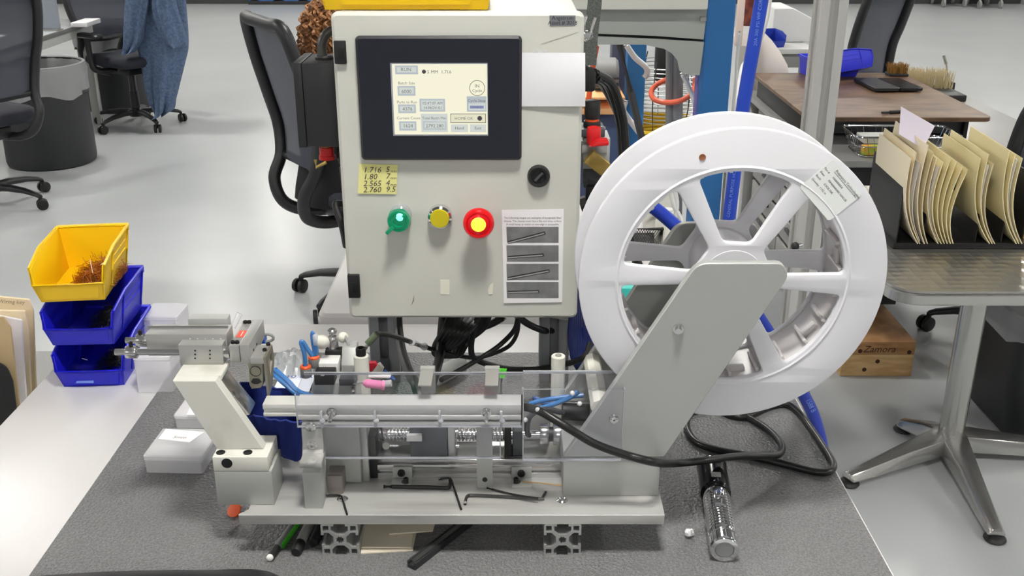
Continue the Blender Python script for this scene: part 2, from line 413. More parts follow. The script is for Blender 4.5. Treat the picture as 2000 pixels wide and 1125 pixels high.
for px, py in ((492, 685), (498, 674), (517, 685), (524, 674)):
    p = at(px, py, gz1); capscrew(g3, p, (0, 0, 1), .0026, .0026)
GRIP = mat('bronze_anodised', (150, 146, 132), .38, .55)
gpoly = [q(484, 709, 1.056), q(514, 709, 1.056), q(514, 752, 1.056), q(509, 758, 1.056), q(491, 760, 1.056), q(487, 752, 1.056)]
gr = plate('gripper_jaw', GRIP, mc, [gpoly], .028, MXZ(1.07), .0008)
p = aty(499, 725, 1.0555)
MB().lathe([(.0066, 0), (.0066, .0006), (.0060, .0006), (.0060, 0)], p, (0, -1, 0), 28).build('groove_ring', BLACK, gr)
plate('jaw_slot', BLACK, gr, [[q(490, 746, 1.0552), q(494, 740, 1.0552), q(505, 740, 1.0552), q(511, 746, 1.0552), q(504, 750, 1.0552), q(496, 750, 1.0552)]], .001, MXZ(1.0554))
# side frame with the diamond window
sx = aty(516, 700, 1.06).x+.0006
M = Matrix(((0, 0, 1, sx+.001), (1, 0, 0, 0), (0, 1, 0, 0), (0, 0, 0, 1)))
plate('gripper_frame', GRIP, mc, [[(1.054, gz1), (1.09, gz1), (1.094, gz1-.02), (1.075, gz1-.045), (1.056, gz1-.05)], [(1.066, gz1-.011), (1.082, gz1-.006), (1.084, gz1-.018), (1.07, gz1-.03)]], .003, M, .0004)
# blue ring fitting behind gripper
p = aty(506, 662, 1.13); ft = cyl('air_fitting', mat('blue_fitting', (30, 110, 215), .35), mc, p, p+Vector((.008, 0, 0)), .006, n=14)
MB().tube([aty(521+13*cos(t), 660+7*sin(t), 1.13) for t in [i*2*pi/14 for i in range(14)]], .0018, 8, 4, True).build('finger_ring', GREYP, ft)
# ---- long slide rail in front
RY = 1.02
rz1, rz0 = aty(800, 791, RY).z, aty(800, 824, RY).z
rx0, rx1 = aty(578, 800, RY).x, aty(1018, 800, RY).x
def railprof(y0, z0, z1, d):
    h = z1-z0
    return [(y0, z1), (y0+d, z1), (y0+d, z0), (y0+.004, z0), (y0+.004, z0+h*.1), (y0, z0+h*.14), (y0, z0+h*.36), (y0+.0035, z0+h*.40), (y0+.0035, z0+h*.60), (y0, z0+h*.64)]
RAILM = mat('rail_aluminium', (222, 222, 217), .35, .25)
rl = MB().prism(railprof(RY, rz0, rz1, .026), rx0, rx1, 'x').build('slide_rail', RAILM, mc, .0005)
rl2 = MB().prism(railprof(RY+.003, rz0+.003, rz1-.001, .022), aty(512, 800, RY).x, rx0-.0003, 'x').build('slide_rail_end', RAILM, mc, .0005)
box('rail_end_cap', BLACK, mc, rx1, rx1+.003, RY, RY+.026, rz0, rz1, .0005)
# clear guard over the rail: front sheet, top sheet
gt = aty(800, 770, 1.012).z
gb = aty(800, 833, 1.012).z
gx0, gx1 = aty(578, 800, 1.012).x, aty(1020, 800, 1.012).x
gd = box('guard_sheet', ACRY, mc, gx0, gx1, 1.011, 1.014, gb, gt, 0)
box('guard_top', ACRY, mc, gx0, gx1, 1.0145, 1.066, gt-.003, gt, 0)
box('guard_edge', ACRE, gd, gx0, gx1, 1.066, 1.068, gt-.003, gt, 0)
box('guard_edge', ACRE, gd, gx0, gx0+.0008, 1.0105, 1.0145, gb, gt, 0)
box('guard_edge', ACRE, gd, gx0, gx1, 1.0105, 1.0145, gb-.0006, gb, 0)
# grey underside lip of the guard
box('guard_lip', ALUM, mc, gx0+.004, gx1-.002, 1.0146, RY+.02, gb-.002, rz0-.0005, .0004)
for px in (648, 950):
    p = aty(px, 805, 1.0105)
    b_ = MB().lathe([(0, 0), (.0058, 0), (.0058, .0012), (.0042, .0012), (.0042, .0042), (.0024, .0045), (.0024, .017), (.0016, .018), (0, .018)], p, (.02, -1, -.12), 16).build('guard_bolt', STEEL, mc)
for px in (628, 733, 859, 979):
    p = aty(px, 818, 1.009); box('guard_tab', ACRE, gd, p.x-.0014, p.x+.0014, 1.0060, 1.0105, p.z-.010, p.z+.010, .0004)
    MB().ball(p+Vector((.001, -.001, -.002)), .0035, 10, 6).build('glue_bead', ACRE, gd)
# clips on the guard's far edge
for px in (829, 960):
    p = at(px, 757, gt); box('guard_clip', ALUX, mc, p.x-.0075, p.x+.0075, 1.03, 1.07, gt+.0002, gt+.002, .0004)
    box('clip_block', ALUM, mc, p.x-.0085, p.x+.0085, 1.0705, 1.079, gt-.03, gt+.003, .0006)
# lower clear sheet
lg0, lg1 = aty(633, 860, 1.016).x, aty(976, 860, 1.016).x
lz0, lz1 = aty(800, 894, 1.016).z, aty(800, 836, 1.016).z
ls = box('lower_guard', ACRY, mc, lg0, lg1, 1.0152, 1.018, lz0, lz1, 0)
box('guard_edge', ACRE, ls, lg0, lg1, 1.0148, 1.0184, lz0-.0012, lz0, 0)
box('guard_edge', ACRE, ls, lg1, lg1+.0012, 1.0148, 1.0184, lz0-.0012, lz1, 0)
# right clear guard box
GY = 1.006
rg0, rg1 = aty(1022, 830, GY).x, aty(1215, 830, GY).x
rgz0, rgz1 = aty(1100, 896, GY).z, aty(1100, 757, GY).z
rg = box('right_guard', ACRY, mc, rg0, rg1, GY-.003, GY, rgz0, rgz1, 0)
box('guard_top', ACRY, mc, rg0, rg1, GY+.0003, GY+.04, rgz1-.003, rgz1, 0)
for e in ((rg0-.0008, rg0+.0004, GY-.0035, GY+.0005, rgz0, rgz1), (rg0, rg1, GY-.0035, GY+.0005, rgz0-.0012, rgz0), (rg1, rg1+.001, GY-.0035, GY+.0005, rgz0, rgz1), (rg0, rg1, GY+.0402, GY+.043, rgz1-.003, rgz1), (rg0, aty(1105, 757, GY).x, GY-.0035, GY-.003, rgz1-.0008, rgz1)):
    box('guard_edge', ACRE, rg, *e, 0)
p = aty(1199, 818, GY-.003); gs = MB().lathe([(0, 0), (.0055, 0), (.0048, .002), (.002, .0028), (0, .0024)], p, (0, -1, 0), 16).build('guard_screw', STEEL, mc)
for a_ in (0, 1):
    MB().box(p.x-.0042, p.x+.0042, p.y-.0036, p.y-.0026, p.z-.0009, p.z+.0009).xf(Matrix.Translation(p) @ Matrix.Rotation(a_*pi/2, 4, 'Y') @ Matrix.Translation(-p)).build('cross_recess', STEEL, gs)
for px, py in ((1045, 690), (1132, 788), (1118, 768), (1050, 800)):
    p = aty(px+(-19 if px == 1045 else 0), py+(130 if px == 1045 else 0), GY+.0005); MB().ball(p, .0028, 10, 6).build('glue_bead', WHITEP, rg)
# ---- left Z bracket on its post
py0 = .9925
pp = box('bracket_post', ALUM, mc, aty(593, 960, py0).x, aty(628, 960, py0).x, py0, py0+.03, PZ, aty(600, 923, py0).z, .0006)
lt = aty(600, 905, .986).z
zb = box('bracket_ledge', ALUX, mc, aty(585, 914, .986).x, aty(629, 914, .986).x, .986, 1.012, lt-.0065, lt, .0008)
p = at(609, 902, lt); MB().lathe([(0, .0004), (.0028, .0004), (.0034, .0018), (.0058, .0016), (.0062, 0)], p, (0, 0, 1), 16).build('socket_screw', ALUM, zb)
prf = [(1.006, lt), (1.009, lt+.004), (1.0108, lt+.02), (1.0108, rz0-.003), (1.0146, rz0-.003), (1.0146, lt-.002), (1.006, lt-.002)]
zs = MB().prism(prf, aty(590, 860, 1.01).x, aty(631, 860, 1.01).x, 'x').build('bracket_strap', ALUX, mc, .0008)
for px, py in ((607, 833), (610, 869)):
    p = aty(px, py, 1.0104); MB().lathe([(0, 0), (.006, 0), (.006, .0016), (.0042, .0034), (.0018, .0036), (.0016, .002), (0, .002)], p, (0, -1, 0), 16).build('bracket_screw', STEEL, zs)
# ---- tall carriage plate with a bent foot
cpY = 1.046
x0, x1 = aty(636, 900, cpY).x, aty(706, 900, cpY).x
prf = [q(636, 940, cpY), q(706, 943, cpY), q(701, 835, cpY), q(636, 835, cpY)]
plate('carriage_plate', ALUM, mc, [prf], .006, MXZ(cpY+.003), .0006)
box('carriage_rib', ALUX, mc, aty(707, 880, 1.052).x, aty(719, 880, 1.052).x, cpY+.004, cpY+.03, PZ, aty(710, 830, 1.05).z, .0008)
box('rear_upright', ALUM, mc, aty(545, 900, 1.11).x, aty(575, 900, 1.11).x, 1.11, 1.16, PZ, aty(560, 870, 1.11).z, .0008)
box('stop_block', mat('grey_brown_steel', (140, 133, 130), .45, .5), mc, aty(638, 950, 1.02).x, aty(669, 950, 1.02).x, 1.022, 1.046, PZ, aty(650, 943, 1.02).z+.008, .0015)
# ---- inner linear axis
LY0 = 1.0575
axz = aty(900, 908, LY0).z
lx0, lx1 = aty(737, 915, LY0).x, aty(1100, 915, LY0).x
h = axz-PZ
prf = [(LY0, PZ), (LY0, PZ+h*.36), (LY0+.004, PZ+h*.42), (LY0+.004, PZ+h*.56), (LY0, PZ+h*.62), (LY0, axz), (LY0+.004, axz), (LY0+.005, axz-.003), (LY0+.008, axz-.003), (LY0+.009, axz+.002), (LY0+.02, axz+.002), (LY0+.021, axz-.002), (LY0+.06, axz-.002), (LY0+.06, PZ)]
MB().prism(prf, lx0, lx1, 'x').build('linear_axis', mat('polished_aluminium', (215, 215, 214), .22, .85), mc, .0004)
box('axis_end_plate', BLACK, mc, aty(718, 900, 1.058).x, lx0, LY0-.001, LY0+.06, PZ, aty(727, 850, 1.06).z, .0008)
SY, SZ = 1.088, 1.030
def xs(px): return aty(px, 846, SY).x
MB().cyl((xs(735), SY, SZ), (xs(1060), SY, SZ), .0062, n=16).build('lead_screw', STEEL, mc)
# threads
def helix(xa, xb, r, pitch, tr):
    n = int((xb-xa)/pitch*14); return [(xa+(xb-xa)*i/n, SY+r*cos(2*pi*i/14), SZ+r*sin(2*pi*i/14)) for i in range(n+1)]
for a_, b_ in ((738, 803), (893, 985)):
    MB().tube(helix(xs(a_), xs(b_), .0074, .0042, 1), .0013, 5, 0).build('screw_thread', STEEL, mc, smooth=60)
box('drive_nut_block', mat('slate_block', (78, 81, 86), .5), mc, xs(804), xs(876), 1.066, 1.11, axz+.003, aty(840, 826, 1.066).z, .001)
box('nut_flange', ALUX, mc, xs(877), xs(891), 1.064, 1.112, axz+.004, aty(880, 826, 1.064).z, .0015)
for dz in (-.009, .011): cyl('flange_screw', STEEL, mc, (xs(891), 1.074, SZ+dz), (xs(897), 1.074, SZ+dz), .0034, n=12)
box('bearing_base', ALUX, mc, xs(742), xs(803), 1.10, 1.13, axz+.002, SZ+.002, .001)
cyl('bearing_knob', NYLON, mc, aty(754, 871, 1.097), aty(754, 871, 1.1), .0045, n=16)
box('white_slide_pad', WHITEP, mc, xs(799), xs(828), 1.06, 1.066, SZ+.006, SZ+.014, .0005)
box('axis_tray', ALUX, mc, xs(745), xs(985), 1.112, 1.116, axz, axz+.012, .0005)
# clamp strap and L brackets
strapY = 1.034
sp_ = box('clamp_strap', ALUM, mc, aty(931, 900, strapY).x, aty(962, 900, strapY).x, strapY, strapY+.004, PZ+.0005, rz0-.001, .0006)
p = aty(947, 937, strapY-.0003); cyl('strap_hole', BLACK, sp_, p, p+Vector((0, .002, 0)), .0031, n=14)
for px0, px1, s1, s2 in ((766, 804, (784, 923), (793, 936)), (999, 1038, (1018, 924), (1008, 936))):
    lb = MB().box(aty(px0, 920, 1.05).x, aty(px1, 920, 1.05).x, 1.0530, 1.0565, PZ, axz-.001).build('l_bracket', ALUM, mc, .0006)
    MB().box(aty(px0, 940, 1.05).x, aty(px1, 940, 1.05).x, 1.0345, 1.0527, PZ, PZ+.003).build('bracket_foot', ALUM, lb, .0006)
    p = aty(s1[0], s1[1], 1.053); capscrew(lb, p, (0, -1, 0), .0046, .003)
    p = at(s2[0], s2[1]+6, PZ+.003); MB().lathe([(0, 0), (.0055, 0), (.0055, .0012), (0, .0012)], p, (0, 0, 1), 16).build('washer', STEEL, lb); capscrew(lb, p+Vector((0, 0, .0012)), (0, 0, 1), .0032, .0045)
# black sensor bracket and coupling
kY = 1.066
plate('black_bracket', BLACK, mc, [[q(985, 906, kY), q(1022, 906, kY), q(1022, 894, kY), q(999, 894, kY), q(999, 836, kY), q(985, 836, kY)]], .03, MXZ(kY+.017), .0006)
box('sensor_block', DGREY, mc, xs(1001), xs(1020), 1.07, 1.1, axz+.003, SZ+.014, .001)
box('axis_back_plate', ALUX, mc, xs(1000), xs(1100), 1.125, 1.13, PZ, SZ+.016, .0006)
cyl('coupling', STEEL, mc, (xs(1054), SY, SZ), (xs(1072), SY, SZ), .0132, n=28, bevel=.0006)
cyl('coupling', STEEL, mc, (xs(1080), SY, SZ), (xs(1100), SY, SZ), .0132, n=28, bevel=.0006)
cyl('coupling_gap', BLACK, mc, (xs(1071), SY, SZ), (xs(1081), SY, SZ), .009, n=20)
cyl('shaft', STEEL, mc, (xs(1030), SY, SZ), (xs(1055), SY, SZ), .0052, n=16)
cyl('sensor_body', BLACK, mc, aty(1098, 803, 1.10), aty(1150, 806, 1.10), .0105, n=18)
MB().tube([aty(1100, 806, 1.09), aty(1060, 800, 1.08), aty(1034, 815, 1.075), aty(1030, 845, 1.08), aty(1040, 852, 1.09)], .0035).build('sensor_lead', DGREY, mc)
# ---- white posts
def post(px, r, ztop_y, Y, name, m):
    t = aty(px, ztop_y, Y); return t, MB().lathe([(0, t.z), (r*.45, t.z), (r*.46, t.z-.0006), (r*.9, t.z-.0002), (r, t.z-.0012), (r, PZ), (0, PZ)], (t.x, Y, 0), (0, 0, 1), 24).build(name, m, mc)
t, po = post(1090.5, .0085, 694, 1.12, 'nylon_post', NYLON)
cyl('post_bore', GREYP, po, t+Vector((0, 0, .0001)), t+Vector((0, 0, .0008)), .0039, n=16)
t, po = post(705, .0092, 693, 1.12, 'grey_post', NYLON)
MB().lathe([(.0062, 0), (.0062, .008), (.0055, .0095), (.004, .0095), (.0036, .004), (0, .004)], t, (0, 0, 1), 18).build('post_cap_screw', BLACKM, po)
# ---- valve manifold
V = thing('pneumatic_valve', 'small grey and black pneumatic valve with blue tubes behind the clear guard', 'valve', (aty(650, 740, 1.11).x, 1.11, PZ))
vY = 1.10
vz = aty(640, 735, vY).z
vx0, vx1 = aty(613, 735, vY).x, aty(652, 735, vY).x
box('valve_pedestal', ALUM, V, vx0-.004, vx1+.03, vY+.005, vY+.04, PZ, vz-.012, .001)
box('solenoid', BLACK, V, vx0, vx1, vY, vY+.02, vz-.012, vz+.003, .001)
for px, py in ((630, 733), (634, 714)): 
    p = at(px, py, vz+.003); MB().lathe([(0, .0008), (.0022, .0008), (.0026, 0)], p, (0, 0, 1), 12).build('solenoid_screw', STEEL, V)
box('valve_body', WHITEP, V, vx0+.002, vx1+.002, vY+.021, vY+.045, vz-.012, vz+.007, .001)
box('valve_cap', BLACK, V, vx0+.006, vx1+.003, vY+.046, vY+.06, vz-.012, vz+.012, .001)
for px in (640, 659): p = aty(px, 684, vY+.053); capscrew(V, p, (0, 0, 1), .0025, .003)
c = aty(651, 680, vY+.055)
MB().lathe([(0, 0), (.0066, 0), (.0066, .013), (.006, .0145), (.005, .0165), (.0018, .0168), (.0018, .0205), (.0058, .021), (.0058, .0245), (.004, .026), (0, .026)], c, (0, 0, 1), 18).build('flow_control', STEEL, V)
MB().ball(c+Vector((.012, .006, .012)), .007, 12, 8).build('elbow', NYLON, V)
# grey bracket with rounded side
prf = [(vY+.03, PZ), (vY+.03, vz), (vY+.045, vz+.017), (vY+.058, vz+.02), (vY+.062, vz), (vY+.062, PZ)]
MB().prism(prf, vx1+.004, vx1+.022, 'x').build('valve_bracket', ALUM, V, .0008)
box('bracket_clip', DGREY, V, vx1+.006, vx1+.026, vY-.002, vY+.02, vz-.012, vz-.003, .001)
def fitting(px, py, Y, ends):
    c = aty(px, py, Y)
    MB().lathe([(0, -.012), (.006, -.012), (.007, -.009), (.007, 0), (0, 0)], c, (0, 0, 1), 16).build('push_fitting', GREYP, V)
    MB().lathe([(.0035, 0), (.0068, 0), (.0068, .002), (.0055, .0032), (.0035, .0034)], c, (0, 0, 1), 16).build('release_ring', ORANGE, V)
    for pts in ends: tube('air_tube', TUBEB, V, [c]+[aty(x, y, Y) for x, y in pts], .0026, 10)
fitting(597, 718, vY+.012, [[(594, 690), (588, 670), (592, 668), (601, 682), (610, 695)]])
fitting(613, 699, vY+.03, [[(614, 684), (611, 668), (610, 652), (612, 649)], [(618, 690), (616, 676), (612, 665)]])
box('white_sleeve', FROST, V, aty(611, 660, vY+.03).x, aty(620, 660, vY+.03).x, vY+.026, vY+.034, aty(611, 674, vY+.03).z, aty(611, 652, vY+.03).z, .002)
MB().ball(aty(628, 668, vY+.035), .009, 12, 8, (1.1, .8, 1)).build('clear_elbow', NYLON, V)
tube('air_tube', GREYP, V, [c+Vector((.014, .004, .016)), c+Vector((.02, -.005, .006)), c+Vector((.024, -.02, -.02)), (vx1+.023, vY-.004, vz-.02)], .002, 8)
# ---- right block, reel arms
RB = 1.0188
rb0, rb1 = aty(1100, 930, RB).x, aty(1288, 930, RB).x
rbz = aty(1200, 893, RB).z
box('arm_block', ALUM, mc, rb0, rb1, RB, 1.165, PZ, rbz, .0012)
AF = 1.0165
apx = [(1101, 893), (1297, 893), (1541, 540), (1531, 514), (1362, 514)]
armr = rpoly([q(x, y, AF) for x, y in apx], [.001, .003, .02, .02, .022], 6)
plate('reel_arm', ALUM, mc, [armr], .0098, MXZ(AF+.005), .001)
p = aty(1325, 641, AF); st = MB().lathe([(0, .008), (.0036, .008), (.0036, .003), (.006, .003), (.006, 0), (0, 0)], p, (-.15, -1, -.1), 16).build('arm_stud', STEEL, mc)
sh = Vector((0, 0, 0))
AR = 1.152
arm2 = [(x, z) for x, z in armr]
plate('reel_arm', ALUM, mc, [arm2], .0098, MXZ(AR+.005), .001)
a = aty(1172, 797, 1.0275); b = Vector((a.x, AR-.0005, a.z)); a.y = 1.027
cyl('nylon_spacer', NYLON, mc, a, b, .0105, n=8)
# ================================================================ reel
RCX, RCZ = .2405, 1.248
RFY = 1.046                                        # front flange centre
reel = thing('cable_reel', 'large white plastic six-spoke reel on the slanted machine arm', 'reel', (RCX, 1.085, RCZ))
REELM = mat('reel_white', (224, 224, 229), .42, spec=.4)
REELC = mat('reel_core_plastic', (214, 210, 210), .3)
def flange_loops():
    out = [circ(0, 0, .168, 96)]
    rot = radians(-2.7)
    for k in range(6):
        th = rot + radians(30+60*k)
        # window between two tapering spokes
        ro, ri = .1215, .045
        wo, wi = .0125, .0078                       # half widths of spokes at rim and hub
        ao = radians(30)-math.asin(wo/ro); ai = radians(30)-math.asin(wi/ri)
        P = [(ri*cos(th-ai), ri*sin(th-ai))]
        P += [(ro*cos(th-ao+2*ao*i/8), ro*sin(th-ao+2*ao*i/8)) for i in range(9)]
        P += [(ri*cos(th+ai), ri*sin(th+ai))]
        rr = [.010]+[.013]+[0]*7+[.013]+[.010]
        out.append(rpoly(P, rr, 4))
    return out
FL = flange_loops()
T = Matrix.Translation((RCX, 0, RCZ))
def MF(Y): return Matrix.Translation((RCX, Y, RCZ)) @ Matrix(((1,0,0,0),(0,0,-1,0),(0,1,0,0),(0,0,0,1)))
fl = plate('flange', REELM, reel, FL, .009, MF(RFY), .002, res=1)
RRY = 1.122
plate('flange', REELM, reel, FL, .009, MF(RRY), .002, res=1)
# raised outer rim bead on the front flange
MB().lathe([(.1245, 0), (.1262, .0012), (.1285, 0)], (RCX, RFY-.0046, RCZ), (0, -1, 0), 72).build('rim_bead', REELM, fl)
# drum between the flanges with stiffening lugs
MB().lathe([(.1235, 0), (.1235, RRY-RFY-.0085), (.127, RRY-RFY-.0085), (.127, 0), (.1235, 0)], (RCX, RFY+.0043, RCZ), (0, 1, 0), 72).build('drum', REELC, reel)
for k in range(24):
    th = radians(15*k+4)
    lg = MB().box(.1175, .1232, -.0018, .0018, .006, .05)
    if k % 3 == 0: lg.box(.1185, .1232, .0018, .02, .02, .03)
    M = Matrix.Translation((RCX, RFY, RCZ)) @ Matrix.Rotation(pi/2, 4, 'X') @ Matrix.Rotation(th, 4, 'Z') @ Matrix.Scale(-1, 4, (0, 0, 1))
    lg.xf(M).build('drum_lug', REELC, reel, .0006)
MB().lathe([(.011, -.0049), (.034, -.0049), (.036, -.003), (.036, .0805), (.011, .0805), (.011, -.0049)], (RCX, RFY, RCZ), (0, 1, 0), 40).build('hub', REELM, reel)
MB().lathe([(.0, -.0085), (.019, -.0085), (.019, -.0051), (.0, -.0051)], (RCX, RFY, RCZ), (0, 1, 0), 32).build('hub_washer', STEEL, reel)
MB().cyl((RCX, 1.0268, RCZ), (RCX, AR-.0004, RCZ), .0095, n=20).build('spindle', STEEL, mc)
# hole near the rim, with a copper-coloured lining
p = aty(1372, 307, RFY-.0048); MB().lathe([(0, .0003), (.0026, .0003), (.0032, .0006), (.0036, 0)], p, (0, -1, 0), 16).build('rim_hole', mat('hole_brown', (150, 90, 60), .6), fl)
# paper label stuck to the flange
lc = aty(1623, 372, RFY-.0047); th = radians(-47)
LM = Matrix.Translation((lc.x, RFY-.0050, lc.z)) @ Matrix.Rotation(-th, 4, 'Y') @ Matrix(((1,0,0,0),(0,0,-1,0),(0,1,0,0),(0,0,0,1)))
lb = plate('reel_label', mat('label_paper', (236, 240, 238), .7), reel, [rrect(-.026, .026, -.022, .022, .003)], .0003, LM)
def ltext(s, x, y, size):
    M3 = LM.to_3x3(); text(s, size, INK, lb, LM @ Vector((x, y, .0003)), M3 @ Vector((1, 0, 0)), M3 @ Vector((0, 1, 0)))
ltext('Polymicro Technologies', -.014, .0155, .0042)
for i, (a_, b_) in enumerate((('Part #', '1068000054'), ('Desc:', 'FIP400440480 NA0.28'), ('Batch:', 'CVOL10A'), ('Quantity:', '1152 m'))):
    ltext(a_, -.0245, .009-.0055*i, .0032); ltext(b_, -.011, .009-.0055*i, .0034)
plate('label_rule', INK, lb, [[(-.014, .0142), (.0245, .0142), (.0245, .0146), (-.014, .0146)]], .0002, LM @ Matrix.Translation((0, 0, .0002)))
# ================================================================ control cabinet on two extrusion legs
EY = 1.27
cab = thing('control_cabinet', 'light grey control cabinet with touch panel and lit push buttons on two posts', 'control cabinet', (-.067, 1.36, BZ+MT))
e0, e1 = aty(680, 580, EY).x, aty(1128, 580, EY).x
ez0, ez1 = aty(900, 622, EY).z, aty(900, 24, EY).z
ex = lambda px, py, dY=0: aty(px, py, EY-dY)
plate('cabinet_door', CABG, cab, [rrect(e0, e1, ez0, ez1, .008)], .022, MXZ(EY+.011), .004)
box('cabinet_body', CABG, cab, e0+.006, e1-.006, EY+.0225, EY+.20, ez0+.004, ez1-.002, .003)
LEGX = mat('dark_anodised_extrusion', (140, 142, 146), .45, .15)
for px in (751, 1082):
    c = aty(px, 690, 1.42); M = Matrix.Translation((c.x, 1.4425, (BZ+MT+ez0+.2)/2))
    lg = plate('cabinet_leg', LEGX, cab, tslot(.0225), ez0+.2-BZ-MT, M, 0)
    lg.location.z += 0
    box('leg_bracket', DGREY, lg, c.x-.007, c.x+.007, 1.414, 1.4195, BZ+MT, BZ+.045, .001)
box('cabinet_cross_rail', LEGX, cab, aty(751, 690, 1.42).x+.024, aty(1082, 690, 1.42).x-.024, 1.425, 1.46, ez0+.09, ez0+.13, .001)
# gland under the cabinet
p = aty(822, 622, 1.34); MB().lathe([(0, -.01), (.013, -.01), (.017, -.004), (.017, .0)], (p.x, 1.34, ez0+.004), (0, 0, 1), 20).build('cable_gland', BLACK, cab)
# hinges
for px, py in ((664, 103), (691, 560)):
    a = ex(px-13, py-23, .004); b = ex(px+13, py+22, .004)
    hg = MB().prism([(a.x, a.z), (b.x, a.z+0), (b.x, b.z), (a.x, b.z)], EY-.005, EY+.012, 'y').build('hinge', BLACK, cab, .0012)
    m_ = (a+b)/2; box('hinge_slot', mat('deep_black', (8, 8, 8), .6), hg, m_.x-.002, m_.x+.005, EY-.0056, EY-.0048, m_.z-.007, m_.z+.006, .0003)
# HMI
a = ex(695, 70); b = ex(1018, 312); hz0, hz1 = ex(860, 312, .006).z, ex(860, 70, .006).z
hx0, hx1 = ex(700, 190, .006).x, ex(1019, 190, .006).x
HMIM = mat('hmi_bezel', (28, 30, 41), .35)
hm = plate('touch_panel', mat('hmi_edge', (34, 35, 40), .4), cab, [rrect(hx0, hx1, hz0, hz1, .005)], .009, MXZ(EY-.0047), .003)
plate('panel_film', HMIM, hm, [rrect(hx0+.003, hx1-.003, hz0+.003, hz1-.003, .003)], .0006, MXZ(EY-.0095))
FYY = EY-.0099
fz = lambda px, py: aty(px, py, FYY)
s0x, s1x = fz(765, 195).x, fz(953, 195).x; sz0, sz1 = fz(860, 265).z, fz(860, 123).z
plate('screen_frame', mat('screen_frame', (150, 155, 165), .4), hm, [rrect(s0x, s1x, sz0, sz1, .0005)], .0006, MXZ(FYY))
def screen_mat():
    m = bpy.data.materials.new('lit_screen'); m.use_nodes = True; nt = m.node_tree; b = nt.nodes['Principled BSDF']
    b.inputs['Base Color'].default_value = (.02, .02, .02, 1); b.inputs['Roughness'].default_value = .25
    tc = nt.nodes.new('ShaderNodeTexCoord'); sx = nt.nodes.new('ShaderNodeSeparateXYZ'); r = nt.nodes.new('ShaderNodeValToRGB')
    nt.links.new(tc.outputs['Generated'], sx.inputs[0]); nt.links.new(sx.outputs['X'], r.inputs[0])
    e = r.color_ramp.elements; e[0].color = rgb((226, 232, 236)); e[1].color = rgb((248, 238, 196)); e[0].position = .05; e[1].position = .95
    x = r.color_ramp.elements.new(.5); x.color = rgb((246, 243, 218))
    nt.links.new(r.outputs[0], b.inputs['Emission Color']); b.inputs['Emission Strength'].default_value = .92; return m
SCRM = screen_mat()
u0, u1, w0, w1 = s0x+.002, s1x-.0008, sz0+.0016, sz1-.0012
scr = plate('screen', SCRM, hm, [rrect(u0, u1, w0, w1, .0003)], .0004, MXZ(FYY-.0004))
def scr_m(name, c): return mat(name, (10, 10, 10), .4, emit=c, es=.85)
SG = scr_m('screen_grey', (188, 197, 203)); SL = scr_m('screen_light', (216, 222, 216)); SD = scr_m('screen_dark', (112, 114, 118)); SBK = scr_m('screen_black', (72, 68, 74)); SB2 = scr_m('screen_blue', (150, 160, 205)); SPY = scr_m('screen_pale', (238, 234, 205))
SYY = FYY-.0007
def sp(px, py): p = aty(px, py, SYY); return p.x, p.z
def srect(x0, y0, x1, y1, m, d=0, hollow=0):
    a = aty(x0, y1, SYY); b = aty(x1, y0, SYY); L = [rrect(a.x, b.x, a.z, b.z, .0001, 1)]
    if hollow: L.append(rrect(a.x+hollow, b.x-hollow, a.z+hollow, b.z-hollow, .0001, 1))
    plate('screen_button', m, scr, L, .0002, MXZ(SYY-d*.0003))
def sfield(x0, y0, x1, y1): srect(x0, y0, x1, y1, SG); srect(x0+2.5, y0+2, x1-2.5, y1-3, SL, 1, ); srect(x0+2.5, y0+2, x1-2.5, y1-3, SG, 2, .0006)
def stext(s, px, py, size, m=SD): a = aty(px, py, SYY-.001); text(s, size, m, scr, a, align='CENTER', name='screen_text')
sfield(772, 128, 816, 145); stext('RUN', 793, 139, .0062)
stext('5 MM  1.716', 858, 143.5, .0058)
plate('screen_dot', SBK, scr, [circ(*sp(828, 140), .0025, 16)], .0002, MXZ(SYY))
stext('Batch Size', 794, 165, .0051); sfield(777, 168, 811, 187); stext('6000', 794, 182, .0062)
stext('Parts to Run', 795, 202, .0049); sfield(778, 204, 812, 221); stext('4376', 796, 216, .0062)
stext('Current Count', 798, 233, .0047); sfield(780, 237, 813, 255); stext('1624', 797, 249, .0062)
sfield(820, 193, 869, 218); stext('02:47:07 AM', 845, 204, .0048); stext('14-NOV-01', 845, 213, .0048)
srect(823, 222, 874, 258, SL); stext('Total Batch Mat', 848, 233, .0046); sfield(826, 236, 872, 254); stext('2792.280', 849, 249, .006)
plate('screen_ring', SBK, scr, [circ(*sp(932, 172), .0096, 32), circ(*sp(932, 172), .009, 32)], .0002, MXZ(SYY))
stext('IN', 932, 171, .0058); stext('Cycle', 932, 180, .0054)
srect(912, 188, 950, 218, SG); stext('Cycle Stop', 931, 199, .0050); srect(915, 202, 948, 215, SL, 1); srect(918, 206, 945, 212, SB2, 2); stext('DISABLED', 931, 211, .0036, SBK)
srect(880, 222, 949, 240, SBK); srect(881, 223, 948, 239, SPY, 1); stext('HOME OK', 906, 234, .005, SD)
plate('screen_dot', SBK, scr, [circ(*sp(937, 231), .003, 16)], .0002, MXZ(SYY-.0006))
for x0, x1, s in ((881, 914, 'Hand'), (918, 949, 'Exit')): srect(x0, 243, x1, 258, SL); stext(s, (x0+x1)/2, 253, .0054)
